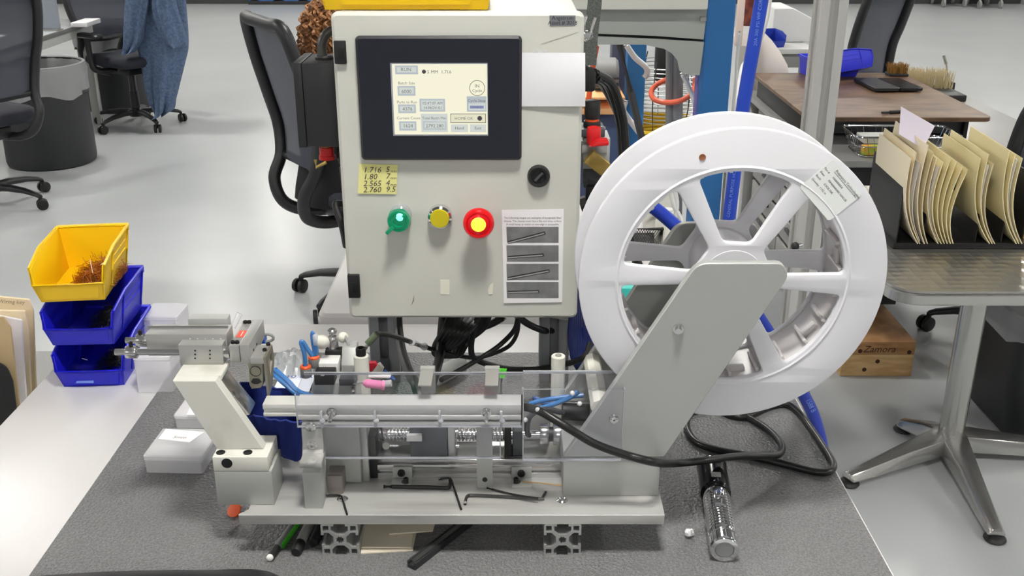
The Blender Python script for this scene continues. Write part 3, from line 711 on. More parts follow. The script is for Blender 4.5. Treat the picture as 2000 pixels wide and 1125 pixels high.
# key lock
c = ex(1052, 343)
lk = MB().lathe([(0, .004), (.0085, .004), (.0095, .0075), (.0125, .008), (.0145, .004), (.0145, 0), (0, 0)], c, (0, -1, 0), 28).build('door_lock', BLACK, cab)
MB().box(-.0075, .0075, -.0002, .0012, -.0016, .0016).xf(Matrix.Translation(c+Vector((0, -.0062, 0))) @ Matrix.Rotation(radians(-48), 4, 'Y')).build('key_slot', DGREY, lk)
# push buttons
def bezel(c, r, m, name='button_bezel', h=.012): return MB().lathe([(r*.78, h*.6), (r*.82, h), (r, h*.8), (r*1.04, 0), (r*.7, 0)], c, (0, -1, 0), 32).build(name, m, cab)
GRN = mat('green_lens', (6, 120, 84), .25, emit=(0, 150, 100), es=.28)
GRN2 = mat('green_lamp', (120, 255, 215), .3, emit=(120, 255, 220), es=1.5)
c = ex(781, 423, .002)
bezel(ex(783, 418), .0135, ACRE)
g = MB().lathe([(.0148, 0), (.0148, .016), (.0138, .0195), (.0115, .02), (.0112, .0185), (.0088, .0185), (.0085, .021), (.0066, .021), (.0062, .0175), (0, .0175)], ex(781, 424), (0, -1, 0), 32).build('green_button', GRN, cab)
MB().ball(ex(781, 424, .0195), .0052, 14, 8, (1, .6, 1)).build('lamp', GRN2, g)
for sg, mm in ((1, GRN), (-1, GRN2)):
    d = Vector((-.011, -.022, -.0105))*1 if sg > 0 else Vector((.0085, -.021, .0085))
    MB().box(-.0065 if sg > 0 else -.003, .0065 if sg > 0 else .003, -.0025, .0025, -.0022, .0022).xf(Matrix.Translation(ex(781, 424)+d) @ Matrix.Rotation(radians(-44), 4, 'Y')).build('guard_tab', GRN, g, .0006)
bezel(ex(860, 421), .0152, CHROME)
MB().lathe([(.0125, .004), (.0125, .013), (.0118, .0145), (0, .0148)], ex(860, 421), (0, -1, 0), 32).build('yellow_button', mat('yellow_cap', (205, 190, 20), .35), cab)
REDL = mat('red_mushroom', (190, 6, 18), .28, emit=(220, 6, 20), es=.32)
MB().lathe([(.0115, 0), (.0115, .026), (.0, .026)], ex(936, 424), (0, -1, 0), 28).build('button_stem', GREYP, cab)
r_ = MB().lathe([(.0115, .018), (.0185, .020), (.0200, .024), (.0195, .029), (.017, .0325), (.0155, .0328), (.0145, .0315), (.012, .0335), (.0, .0345)], ex(936, 424), (0, -1, 0), 40).build('red_button', REDL, cab)
MB().lathe([(.0095, .034), (.007, .0352), (0, .0356)], ex(936, 423), (0, -1, 0), 28).build('lamp', mat('red_lamp', (255, 215, 70), .3, emit=(255, 190, 50), es=1.5), r_)
# ---- notes and sheets (thin paper on the door: things of their own)
def quad(name, m, parent, pts, Y, th=.0004, **k):
    return plate(name, m, parent, [[q(x, y, Y) for x, y in pts]], th, MXZ(Y-th/2), **k)
nY = EY-.0012
nt_ = thing('sticky_note', 'yellow sticky note with handwritten sizes on the cabinet door', 'note', aty(738, 378, nY))
quad('note_paper', mat('note_yellow', (232, 228, 150), .8), nt_, [(699, 378), (774, 379), (777, 322), (702, 320)], nY)
HAND = mat('ballpoint_ink', (60, 55, 70), .8)
for i, (a_, b_) in enumerate((('1.716', '5mm'), ('1.80', '7mm'), ('2.565', '4mm'), ('2.760', '9.5'))):
    yy = 337+13.2*i-(1 if i == 3 else 0)
    text(a_, .0104, HAND, nt_, aty(709, yy, nY-.0008), name='handwriting', shear=.25); 
    text(b_[0] if i < 3 else b_, .0104, HAND, nt_, aty(753, yy-1, nY-.0008), name='handwriting', shear=.25)
    if i < 3: text('mm', .0052, HAND, nt_, aty(762, yy, nY-.0008), name='handwriting', shear=.2)
sh = thing('instruction_sheet', 'white printed sheet with four grey cleave photos taped to the cabinet door', 'paper sheet', aty(1040, 590, nY))
quad('sheet_paper', PAPER, sh, [(984, 592), (1098, 590), (1101, 408), (980, 410)], nY)
for i, s in enumerate(('The following images are examples of acceptable fiber', 'cleaves. The cleaves must have a flat and shiny surface.', 'A small hump or notch on one edge is acceptable.')):
    text(s, .0034, INK, sh, aty(1040.5, 427+7*i-i*.6, nY-.0008), align='CENTER', name='print')
PHOTO = mat('photo_print', (128, 128, 130), .7, c2=(112, 112, 114), nscale=40)
PHD = mat('photo_dark', (40, 40, 42), .7); PHL = mat('photo_light', (172, 172, 172), .7)
for i, (y0, y1, xa, ya, xb, yb) in enumerate(((443, 474, 992, 471, 1063, 452), (479, 511, 992, 500, 1060, 495), (515, 547, 992, 541, 1071, 526), (551, 582, 992, 568, 1051, 566.5))):
    ph = quad('photo', PHOTO, sh, [(990, y1), (1091, y1), (1091, y0), (989, y0)], nY-.0004, .0002)
    for dy, th_, m_ in ((0, 2.0, PHD), (2.6, 1.8, PHL), (4.6, .8, PHD)): quad('photo_fiber', m_, ph, [(xa, ya+dy+th_), (xb+dy*.6, yb+dy+th_), (xb+dy*.6, yb+dy), (xa, ya+dy)], nY-.0007, .0002)
    quad('photo_fiber', PHD, ph, [(xb, yb+5), (xb+3, yb+5.4), (xb+1.3, yb), (xb, yb)], nY-.0007, .0002)
asx = quad('asset_tag', mat('tag_grey', (118, 120, 128), .5), cab, [(1074, 51), (1124, 50), (1124, 30), (1073, 30)], EY-.0002)
text('Angstrom', .0066, mat('tag_ink', (30, 30, 34), .6), asx, aty(1099, 38.5, EY-.001), align='CENTER', name='tag_text')
text('Asset # 3018', .0066, MATS['tag_ink'], asx, aty(1099, 48, EY-.001), align='CENTER', name='tag_text')
# folded white plastic sheet taped over the right edge
wf = thing('plastic_flap', 'glossy white plastic flap taped beside the touch panel', 'plastic sheet', aty(1080, 210, EY))
rows = []
for i in range(9):
    t = i/8; x = 1019+t*124
    rows.append([aty(x, 103+ (105)*s_/6, EY-.002-.004*sin(pi*s_/6)*(.3+.7*t)-.004*t) for s_ in range(7)])
MB().grid(rows).build('flap_sheet', mat('glossy_white', (236, 236, 240), .18), wf, solid=.0006)
for px in (1046, 1062): box('tape', FROST, wf, aty(px, 102, EY).x-.003, aty(px, 102, EY).x+.003, EY-.0016, EY-.0008, aty(px, 108, EY).z, aty(px, 97, EY).z, 0)
# tape patches and scuffs on the door
quad('tape_patch', mat('masking_tape', (232, 230, 214), .7), cab, [(860, 574), (878, 575), (878, 546), (860, 546)], EY-.0003)
quad('tape_patch', MATS['masking_tape'], cab, [(954, 575), (962, 574), (964, 552), (957, 556), (953, 566)], EY-.0003)
SCUF = mat('scuff', (92, 92, 88), .7)
quad('scuff_mark', SCUF, cab, [(803, 597), (808, 588), (809, 574), (806, 588)], EY-.0001, .0003)
quad('scuff_mark', SCUF, cab, [(1100, 624), (1112, 626), (1090, 619), (1052, 616)], EY-.0001, .0003)
quad('scuff_mark', mat('scuff_light', (188, 186, 176), .7), cab, [(1058, 87), (1129, 63), (1126, 62), (1056, 85)], EY-.0001, .0003)
# ---- black disconnect box on the left flank
db = thing('power_box', 'black metal power box with red plug fixed to the left side of the cabinet', 'power box', (aty(620, 285, 1.30).x, 1.33, aty(620, 285, 1.30).z))
d0, d1 = aty(577, 200, 1.29).x, e0-.0005
dz0, dz1 = aty(620, 287, 1.29).z, aty(620, 124, 1.29).z
PBX = mat('black_box_paint', (34, 34, 36), .45)
box('box_body', PBX, db, d0+.011, d1, 1.29, 1.37, dz0, dz1, .001)
box('box_lid', PBX, db, d0, d0+.0105, 1.289, 1.371, dz0-.001, dz1+.001, .001)
MB().lathe([(0, .005), (.010, .005), (.012, .003), (.012, 0)], (d1-.020, 1.325, dz1), (0, 0, 1), 20).build('grommet', BLACK, db)
MB().tube([(d1-.022, 1.325, dz1), (d1-.022, 1.33, dz1+.022), (d1-.010, 1.335, dz1+.034), (d1-.001, 1.345, dz1+.02)], .0062, 12).build('conduit', mat('grey_conduit', (70, 68, 66), .3), db)
pr = Vector((d0+.030, 1.32, dz0))
cyl('plug_neck', mat('copper', (170, 100, 60), .4, .6), db, pr, pr-Vector((0, 0, .008)), .0085, n=20)
MB().lathe([(0, -.007), (.0095, -.007), (.0095, -.018), (.0108, -.0185), (.0108, -.0235), (0, -.0235)], pr, (0, 0, 1), 24).build('red_plug', RED, db)
MB().lathe([(0, 0), (.006, 0), (.006, -.022), (.004, -.03), (0, -.03)], pr+Vector((.019, 0, 0)), (0, 0, 1), 16).build('cord_gland', BLACK, db)
g0 = pr+Vector((.019, 0, -.028))
MB().tube([g0, g0+Vector((.003, -.01, -.05)), aty(655, 400, 1.30), aty(668, 440, 1.285), aty(676, 480, 1.31)], .0048, 10).build('power_cord', RUBBER, db)
MB().tube([aty(616, 312, 1.3), aty(617, 327, 1.3), aty(637, 317, 1.3)], .0022, 8, 0).build('wire_clip', BRASS, db)
# ---- yellow bin on top of the cabinet
# (built with the other bins below)
# ---- wing latch and strap on the right flank
ws = thing('hanging_strap', 'dark grey woven strap hanging beside the right edge of the control cabinet', 'strap', aty(1155, 130, 1.36))
P = [aty(1163, -20, 1.42), aty(1160, 20, 1.42), aty(1154, 70, 1.42), aty(1151, 128, 1.42)]
WEB = mat('woven_strap', (70, 74, 72), .8, c2=(105, 110, 106), nscale=900, ramp=(.5, .62))
MB().grid([[p+Vector((-.0095, 0, 0)), p+Vector((.0095, .004, 0))] for p in spline(P, 6)]).build('webbing', WEB, ws, solid=.002)
lt_ = thing('cabinet_latch', 'bright steel wire latch on the upper right edge of the control cabinet', 'latch', aty(1146, 70, 1.33))
MB().tube([aty(1146, 30, 1.31), aty(1141, 50, 1.31), aty(1142, 78, 1.31), aty(1150, 74, 1.31), aty(1157, 52, 1.31), aty(1163, 34, 1.31)], .0016, 8).build('latch_wire', CHROME, lt_)
MB().tube([aty(1144+9*cos(t)+4, 68+9*sin(t), 1.31) for t in [i*2*pi/12 for i in range(12)]], .0012, 8, 3, True).build('latch_ring', CHROME, lt_)
cyl('latch_pin', CHROME, lt_, aty(1148, 70, 1.30), aty(1148, 70, 1.34), .004, n=12)
# ---- air preparation unit on the right flank of the cabinet
ap = thing('air_regulator', 'pneumatic regulator with black knob and red shut-off valve beside the cabinet', 'regulator', aty(1160, 400, 1.36))
AY_ = 1.36
def ac(px0, px1, py0, py1, name, m, Y=AY_, n=20, bev=.001, par=None):
    a = aty((px0+px1)/2, py1, Y); b = aty((px0+px1)/2, py0, Y); r = (aty(px1, py0, Y).x-aty(px0, py0, Y).x)/2; b.x = a.x; a.y = b.y = Y
    return cyl(name, m, par or ap, a, b, r, n=n, bevel=bev)
def ab(px0, px1, py0, py1, name, m, Y=AY_, d=.03, bev=.001):
    a = aty(px0, py1, Y); b = aty(px1, py0, Y); return box(name, m, ap, a.x, b.x, Y, Y+d, a.z, b.z, bev)
ab(1136, 1186, 283, 300, 'regulator_yoke', GREYP, 1.35, .05)
ac(1141, 1172, 196, 232, 'regulator_knob', BLACK, bev=.002)
ac(1143, 1170, 231, 237, 'orange_ring', ORANGE)
ac(1139, 1173, 236, 256, 'knob_collar', BLACK)
ab(1133, 1182, 253, 268, 'valve_top', DGREY, 1.345, .045)
for px in (1138, 1177): p = aty(px, 253, 1.36); cyl('top_screw', STEEL, ap, p, p+Vector((0, 0, .004)), .004, n=12)
ac(1145, 1173, 247, 282, 'red_valve', RED, 1.335, bev=.003)
MB().prism([q(1150, 283, 1.325), q(1187, 280, 1.325), q(1188, 273, 1.325), q(1165, 272, 1.325)], 1.312, 1.338, 'y').build('red_lever', RED, ap, .001)
ab(1138, 1192, 270, 330, 'filter_body', ALUM, 1.362, .05)
ab(1140, 1180, 300, 370, 'filter_bowl', DGREY, 1.37, .04, .004)
cyl('brass_sight', BRASS, ap, aty(1160, 305, 1.35), aty(1160, 305, 1.362), .008, n=18)
M = Matrix.Translation(aty(1166, 317, 1.335)) @ Matrix.Rotation(radians(38), 4, 'Y')
MB().box(-.015, .015, -.008, .008, -.010, .010).xf(M).build('brass_muffler', BRASS, ap, .0015)
ac(1143, 1165, 362, 405, 'drain_cup', BLACK, 1.36, bev=.002)
cyl('drain_nut', BLACKM, ap, aty(1133, 400, 1.36), aty(1146, 396, 1.36), .011, n=6)
MB().lathe([(0, 0), (.016, 0), (.018, .004), (.018, .012), (.015, .017), (0, .017)], (e1-.004, 1.36, aty(1150, 152, 1.36).z), (1, 0, 0), 12).build('cable_entry', BLACK, ap)
box('cable_entry_body', BLACK, ap, e1-.004, aty(1162, 150, 1.36).x, 1.345, 1.38, aty(1150, 176, 1.36).z, aty(1150, 134, 1.36).z, .004)
# ---- cables from the cabinet's right flank, running behind the reel
cg = 'black cables leaving the cabinet side'
for i, (a_, b_, c_, d_) in enumerate((((1160, 142), (1195, 165), (1216, 230), (1222, 300)), ((1162, 148), (1188, 168), (1210, 235), (1216, 310)), ((1160, 156), (1178, 170), (1206, 225), (1221, 290)))):
    tube('black_cable', RUBBER, None, [aty(*a_, 1.37), aty(*b_, 1.40+.01*i), aty(*c_, 1.42+.012*i), aty(*d_, 1.42), aty(1222, 400, 1.42), aty(1232, 470, 1.44), aty(1250+8*i, 560, 1.5), at(1230+25*i, 640, BZ+.02)], .0062 if i < 2 else .0045, 10, label='black cable looping from the cabinet side down behind the white reel', cat='cable', group=cg)
# ---- cables under the cabinet
ug = 'black cables hanging under the control cabinet'
UL = 'black cable hanging in the tangle under the control cabinet'
def uc(pts, r, lab=UL, grp=ug, name='hanging_cable', m=RUBBER):
    return tube(name, m, None, [aty(x, y, Y) for x, y, Y in pts], r, 10, 8, label=lab, cat='cable', **({'group': grp} if grp else {}))
uc([(777, 618, 1.36), (779, 650, 1.34), (786, 690, 1.28), (800, 730, 1.2), (812, 752, 1.14), (826, 800, 1.11)], .0066, 'thick black cable hanging just beside the left cabinet leg', None)
uc([(866, 615, 1.36), (862, 660, 1.34), (858, 700, 1.3), (846, 740, 1.2), (838, 760, 1.16)], .0068, 'thick black cable dropping straight down before the cable tangle', None)
for i in range(6):
    dx = i*6
    uc([(880+dx*2, 615, 1.35+.01*i), (868+dx*1.6, 645, 1.33), (852+dx*1.2, 672, 1.34), (850+dx*.6, 690, 1.36+.008*i), (866+dx, 692, 1.36), (884+dx, 665, 1.37), (905+dx*1.3, 640, 1.38), (925+dx, 615, 1.38)], .0052)
uc([(935, 615, 1.36), (922, 660, 1.35), (921, 690, 1.36), (930, 702, 1.37), (955, 712, 1.38), (990, 720, 1.39), (1050, 719, 1.40), (1100, 712, 1.39), (1140, 698, 1.38), (1152, 670, 1.40)], .0046, 'black cable sweeping past the green tag to the right cabinet leg', None)
uc([(1012, 618, 1.36), (1004, 645, 1.36), (975, 675, 1.36), (940, 698, 1.34), (900, 722, 1.28), (862, 742, 1.2)], .0036, 'thin black cable slanting down from the cabinet to the clear guard', None)
uc([(1013, 618, 1.37), (1010, 650, 1.38), (995, 675, 1.38), (965, 690, 1.38), (930, 698, 1.37), (890, 694, 1.36), (850, 684, 1.33), (800, 667, 1.25), (764, 655, 1.16), (735, 652, 1.13)], .0032, 'thin black cable ending in the olive green jack plug', None)
uc([(1005, 612, 1.38), (1030, 632, 1.40), (1060, 645, 1.415), (1080, 646, 1.44)], .0052, 'short black cable running under the cabinet to its right leg', None)
uc([(985, 618, 1.4), (960, 632, 1.4), (938, 638, 1.4), (920, 626, 1.4)], .0058, 'short black cable arching close under the cabinet floor', None)
pl = tube('jack_plug', mat('olive_sleeve', (78, 90, 66), .5), None, [aty(736, 652, 1.13), aty(727, 662, 1.128), aty(717, 672, 1.126)], .0042, 12, label='olive green jack plug on a thin black cable beside the grey post', cat='plug')
MB().tube([aty(719, 670, 1.126), aty(714, 680, 1.125), aty(711, 685, 1.125)], .0022, 10).build('plug_tip', STEEL, pl)
cs = tube('cable_sleeve', FROST, None, [aty(804, 668, 1.253), aty(829, 677, 1.296)], .0055, 12, 0, label='clear plastic sleeve on the thin black cable under the cabinet', cat='sleeve')
# blue tube bundle beside the right leg
for i in range(7):
    o_ = (i-3)*4.6
    uc([(1128+o_*.35, 560, 1.42), (1128+o_, 640, 1.41+.004*i), (1131+o_, 690, 1.40), (1136+o_*.6, 717, 1.395), (1143+o_*.4, 722, 1.40), (1148+o_*.6, 700, 1.41), (1148+o_*.5, 640, 1.425)], .0042, 'dark blue air tube in the tied bundle beside the right cabinet leg', 'blue tubes tied beside the cabinet leg', 'blue_tube', mat('navy_tube', (22, 34, 92), .35))
tg = thing('green_tag', 'neon green tape tag stuck on a wire behind the clear guard', 'tag', aty(980, 740, 1.10))
MB().prism([q(972, 738, 1.10), q(985, 738, 1.10), (aty(990, 722, 1.10).x, aty(990, 720, 1.10).z), q(971, 719, 1.10)], 1.099, 1.0998, 'y').build('tape', mat('neon_green', (95, 230, 60), .6), tg)
MB().tube([aty(975, 738, 1.102), aty(973, 750, 1.1), aty(977, 775, 1.09)], .0016, 8).build('wire', DGREY, tg)
MB().tube([aty(980, 738, 1.102), aty(979, 752, 1.1), aty(979, 775, 1.09)], .0012, 8).build('wire', DGREY, tg)
# ================================================================ storage bins
def bin_(name, label, m, loc, rz, W=.107, L=.155, Hh=.0685, group=None, rx=0):
    """open-front stacking bin, front towards -y, origin at the front bottom centre"""
    t = thing(name, label, 'storage bin', loc, group, rz); local(t)
    if rx: t.rotation_euler = (rx[0], rx[1], rz)
    h = W/2; th = .0022; lip = Hh*.44; cut = L*.42; ti = .008      # walls taper in at the foot
    bm = MB()
    bm.box(-h+ti, h-ti, .006, L-.006, 0, th)
    # front lip
    bm.add([(-h+ti, .006, 0), (h-ti, .006, 0), (h-.002, -.004, lip), (-h+.002, -.004, lip), (-h+ti, .006+th, 0), (h-ti, .006+th, 0), (h-.002, -.004+th, lip), (-h+.002, -.004+th, lip)],
           [(0, 1, 2, 3), (7, 6, 5, 4), (3, 2, 6, 7), (0, 3, 7, 4), (1, 5, 6, 2), (0, 4, 5, 1)])
    bm.add([(-h+ti, L-.006, 0), (h-ti, L-.006, 0), (h, L, Hh), (-h, L, Hh), (-h+ti, L-.006-th, 0), (h-ti, L-.006-th, 0), (h, L-th, Hh), (-h, L-th, Hh)],
           [(3, 2, 1, 0), (4, 5, 6, 7), (7, 6, 2, 3), (4, 7, 3, 0), (2, 6, 5, 1), (1, 5, 4, 0)])
    bm.build('tray', m, t, 0, 30)
    for s in (-1, 1):
        pr = [(.006, 0), (L-.006, 0), (L, Hh), (cut*.9, Hh*.98), (0.0, Hh*.80), (-.004, lip)]
        o = [(s*(h-ti*(1-z/Hh)), y, z) for y, z in pr]; i_ = [(s*(h-ti*(1-z/Hh)-th), y, z) for y, z in pr]
        n = len(pr)
        MB().add(o+i_, [list(range(n)), list(range(2*n-1, n-1, -1))]+[(k, (k+1) % n, (k+1) % n+n, k+n) for k in range(n)]).build('side_wall', m, t, .0006, 30)
        e = [(s*(h-ti*(1-z/Hh)), y, z) for y, z in ((-.003, lip), (.002, Hh*.8), (cut*.9, Hh*.98), (L, Hh))]
        MB().tube([(x+s*.001, y, z) for x, y, z in e], .0026, 8, 0).build('rim', m, t)
        for y in (.045, L-.012):
            MB().tube([(s*(h-ti*(1-z/Hh)+.0008), y+(.012*z/Hh), z) for z in (.008, Hh*.45, Hh*.92)], .0017, 6, 0).build('rib', m, t)
        for zz in (.52, .72):
            MB().box(s*(h-ti*(1-zz))-.0014, s*(h-ti*(1-zz))+.0014, .056, L-.016, Hh*zz-.0012, Hh*zz+.0012).build('rib', m, t, .0004)
    MB().tube([(-h, L, Hh), (h, L, Hh)], .003, 8, 0).build('rim', m, t)
    MB().box(-h-.001, h+.001, L-.002, L+.007, Hh-.010, Hh+.002).build('hanger', m, t, .0008)
    MB().tube([(-h+.003, -.004, lip), (h-.003, -.004, lip)], .0018, 8, 0).build('rim', m, t)
    MB().add([(-h*.72, .0015, Hh*.08), (h*.72, .0015, Hh*.08), (h*.78, -.0035, lip*.9), (-h*.78, -.0035, lip*.9), (-h*.72, .004, Hh*.08), (h*.72, .004, Hh*.08), (h*.78, -.001, lip*.9), (-h*.78, -.001, lip*.9)],
             [(0, 1, 2, 3), (3, 2, 6, 7), (0, 3, 7, 4), (1, 5, 6, 2), (0, 4, 5, 1)]).build('label_slot', m, t)
    return t
s0 = at(182, 757, BZ)
RZB = radians(4)
SH = .0715
bin_('storage_bin', 'blue plastic bin at the foot of the stack, holding black fibers', BLU, (s0.x, s0.y, BZ), RZB)
bin_('storage_bin', 'blue plastic bin in the middle of the stack, under the yellow one', BLU, (s0.x-.004, s0.y-.004, BZ+SH), RZB-.02)
bin_('storage_bin', 'yellow plastic bin topping the stack, holding amber fibers', YEL, (s0.x-.008, s0.y-.004, BZ+2*SH), RZB+.05)
ctop = ez1
bin_('storage_bin', 'yellow plastic bin lying on top of the control cabinet', YEL, (aty(793, 16, 1.285).x, 1.283, ez1+.001), radians(0), W=.215, L=.14, Hh=.08)
def fibers(name, label, m, org, n, sx, sy, sz, L, seed, r=.00035):
    rnd = random.Random(seed); b = MB()
    b.ball((0, sy*.2, sz*.12), sx*.62, 10, 5, (1, sy/sx, sz/sx*.7))
    for i in range(n):
        a = rnd.uniform(0, 2*pi); rr = rnd.random()**.6
        p = Vector((cos(a)*sx*rr, sin(a)*sy*rr, rnd.uniform(.1, .9)*sz*(1.1-rr)))
        d = Vector((rnd.gauss(0, 1), rnd.gauss(0, 1), rnd.uniform(-.15, .9))).normalized()*L*rnd.uniform(.5, 1.2)
        k = Vector((rnd.gauss(0, .15), rnd.gauss(0, .15), rnd.gauss(0, .1)))*L
        b.tube([p-d*.5, p+k, p+d*.5], r, 3, 2)
    b.v = [Vector((max(-.037, min(.033, v.x)), max(.004, min(.14, v.y+.07)), max(.0028, v.z))) for v in b.v]
    b.xf(Matrix.Translation(org) @ Matrix.Rotation(RZB, 4, 'Z'))
    return b.build(name, m, None, 0, 40, weld=False, label=label, cat='fibers', kind='stuff')
AMB = mat('amber_fiber', (196, 112, 18), .4, c2=(140, 74, 10), nscale=60)
fibers('amber_fibers', 'loose heap of amber fiber offcuts in the yellow bin', AMB, (s0.x+.006, s0.y+.02, BZ+2*SH+.002), 700, .034, .05, .034, .045, 3)
BF_ = mat('dark_fiber', (16, 15, 18), .5)
fibers('dark_fibers', 'black fiber offcuts in the middle blue bin', BF_, (s0.x+.010, s0.y+.012, BZ+SH+.002), 260, .026, .05, .035, .02, 4)
fibers('dark_fibers', 'black fiber offcuts in the lowest blue bin', BF_, (s0.x+.010, s0.y+.012, BZ+.002), 260, .026, .05, .03, .02, 5)
for x0, y0, x1, y1, lab in ((176, 508, 181, 533, 'pale fiber sliver standing in the yellow bin'), (197, 517, 206, 511, 'short pale fiber sliver lying on the amber heap')):
    cyl('fiber_sliver', WHITEP, None, aty(x0, y0, 1.46), aty(x1, y1, 1.46), .0007, n=6, label=lab, cat='fiber')
cyl('fiber_sliver', WHITEP, None, aty(160, 700, 1.44), aty(171, 703, 1.44), .0007, n=6, label='short pale fiber sliver in the lowest blue bin', cat='fiber')
quad('label_strip', mat('pale_blue_tape', (120, 150, 235), .6), None, [(148, 748), (183, 748), (183, 743), (150, 744)], aty(165, 746, s0.y-.0005).y-.001, label='pale blue tape strip on the lip of the lowest bin', cat='tape')
# ================================================================ clear plastic boxes
def clearbox(name, label, pts, h, lid=.3, note=None, m=FROST, group=None):
    """pts: the four foot corners (world xy, front-left first, counter-clockwise)"""
    c = sum((Vector((p[0], p[1])) for p in pts), Vector((0, 0)))/4
    z0 = pts[0][2]
    t = thing(name, label, 'plastic box', (c.x, c.y, z0), group)
    def ring(k, z): return [((p[0]-c.x)*k+c.x, (p[1]-c.y)*k+c.y) for p in pts]
    plate('box_base', m, t, [rpoly(ring(.97, 0), .004)], h*(1-lid)-.0005, Matrix.Translation((0, 0, z0+h*(1-lid)/2)), .001)
    l = plate('box_lid', m, t, [rpoly(ring(1, 0), .005)], h*lid, Matrix.Translation((0, 0, z0+h*(1-lid/2))), .0015)
    return t, l, z0+h
def gp(x, y, z=BZ+MT): p = at(x, y, z); return (p.x, p.y, z)
a = at(286, 921, BZ+MT); b = at(391, 929, BZ+MT)
ux = (b-a); ux.normalize(); uy = Vector((-ux.y, ux.x, 0))
def rectpts(a, ux, w, d, rot=0): 
    uy = Vector((-ux.y, ux.x, 0)); return [tuple(a), tuple(a+ux*w), tuple(a+ux*w+uy*d), tuple(a+uy*d)]
WB = (b-a).length
ux1 = Vector((.995, -.03, 0)).normalized()
a = at(283, 925, BZ+MT)
t, l, zt = clearbox('clear_box', 'flat frosted plastic box with a paper label lying on the grey mat', rectpts(a, Vector((1, -.04, 0)).normalized(), .078, .073), .027)
pa, pbb = at(309, 857, zt+.0003), at(370, 864, zt+.0003)
plate('box_note', PAPER, l, [[(pa.x, pa.y), (pbb.x, pbb.y), (at(399, 844, zt).x, at(399, 844, zt).y), (at(324, 838, zt).x, at(324, 838, zt).y)]], .0003, Matrix.Translation((0, 0, zt+.0003)))
text('5mm', .009, mat('pencil', (120, 118, 122), .8), l, at(336, 856, zt+.0006), (1, -.05, 0), (0.1, 1, 0), name='handwriting', shear=.2)
a = at(341, 838, BZ+MT)
t, l, zt = clearbox('clear_box', 'flat frosted plastic box behind the slanted white arm on the mat', rectpts(a, Vector((1, -.04, 0)).normalized(), .078, .073), .022)
plate('box_note', PAPER, l, [[(at(365, 810, zt).x, at(365, 810, zt).y), (at(420, 813, zt).x, at(420, 813, zt).y), (at(425, 795, zt).x, at(425, 795, zt).y), (at(372, 793, zt).x, at(372, 793, zt).y)]], .0003, Matrix.Translation((0, 0, zt+.0003)))
a = at(268, 769, BZ)
t, l, zt = clearbox('clear_box', 'tall frosted plastic box standing beside the blue bins', rectpts(a, Vector((1, 0, 0)), .056, .05), .062, .12)
a = at(283, 690, BZ)
clearbox('clear_box', 'frosted plastic box standing behind the blue bins', rectpts(a, Vector((1, -.05, 0)).normalized(), .06, .06), .066, .12)
MB().lathe([(0, 0), (.006, 0), (.006, .012), (.008, .013), (.008, .028), (.005, .03), (0, .03)], at(322, 652, BZ+.008), (.35, .9, .0), 16).build('chrome_fitting', CHROME, None, label='small chrome cylinder lying at the back of the bench by the bins', cat='fitting')
# ================================================================ blue pouch under the gripper
NAVY = mat('navy_fabric', (22, 42, 122), .75, bump=.2, bscale=500)
t = thing('fabric_pouch', 'dark blue fabric pouch hanging open below the gripper', 'pouch', (-.29, 1.09, PZ))
def pouch():
    top = [(455, 775, 1.072), (462, 756, 1.10), (476, 747, 1.13), (500, 752, 1.14), (530, 757, 1.14), (570, 765, 1.13), (588, 790, 1.10), (586, 824, 1.066), (560, 822, 1.064), (530, 820, 1.066), (500, 812, 1.066), (478, 812, 1.064)]
    bot = [(470, 860, 1.08), (480, 850, 1.10), (492, 845, 1.12), (510, 845, 1.13), (535, 845, 1.13), (570, 855, 1.12), (588, 870, 1.10), (586, 900, 1.078), (560, 896, 1.078), (535, 884, 1.078), (510, 868, 1.076), (488, 858, 1.076)]
    A = [aty(*p) for p in top]; B = [aty(*p) for p in bot]
    A = spline(A, 4, True); B = spline(B, 4, True); rows = []
    for k in range(9):
        s = k/8; row = []
        for i, (p, r) in enumerate(zip(A, B)):
            v = p.lerp(r, s); c_ = Vector((-.285, 1.1, v.z)); d = (v-c_); d.z = 0
            v = v + d.normalized()*(.0022*sin(i*2.1+s*2)*(1-.3*s)); row.append(v)
        rows.append(row)
    return rows
rows = pouch()
b = MB().grid(rows, True); cb = sum(rows[-1], Vector())/len(rows[-1]); n = len(rows[-1])
b.add(rows[-1]+[cb], [(i, (i+1) % n, n) for i in range(n)])
b.build('pouch_cloth', NAVY, t, smooth=80, solid=.0008)
MB().tube(rows[0], .0014, 6, 0, True).build('pouch_hem', NAVY, t, smooth=80)
# ================================================================ plastic bag with blue print behind the slide
bg = thing('plastic_bag', 'crumpled clear plastic bag with blue print lying behind the slide', 'plastic bag', at(570, 735, BZ+MT))
rnd = random.Random(5); rows = []
for j in range(12):
    row = []
    for i in range(16):
        p = at(525+85*i/15+(j*1.2), 748-50*j/11, BZ+.004)
        p.z += .006+.02*sin(pi*i/15)*sin(pi*j/11)+rnd.uniform(0, .009)*(0 < j < 11); row.append(p)
    rows.append(row)
BAG = clear_mat('bag_film', (246, 248, 250), rough=.15, haze=.35)
MB().grid(rows).build('bag_film', BAG, bg, smooth=30, solid=.0004)
pp = at(560, 730, BZ+.03)
bp_ = box('bag_print', mat('bag_paper', (226, 232, 242), .6), bg, at(535, 735, BZ+.03).x, at(606, 735, BZ+.03).x, at(560, 745, BZ+.03).y, at(560, 712, BZ+.03).y, BZ+.012, BZ+.0135, .0004)
text('10 BAGS', .017, mat('blue_print', (60, 60, 150), .7), bg, at(556, 738, BZ+.0145), (1, 0, 0), (0, 1, 0), name='print')
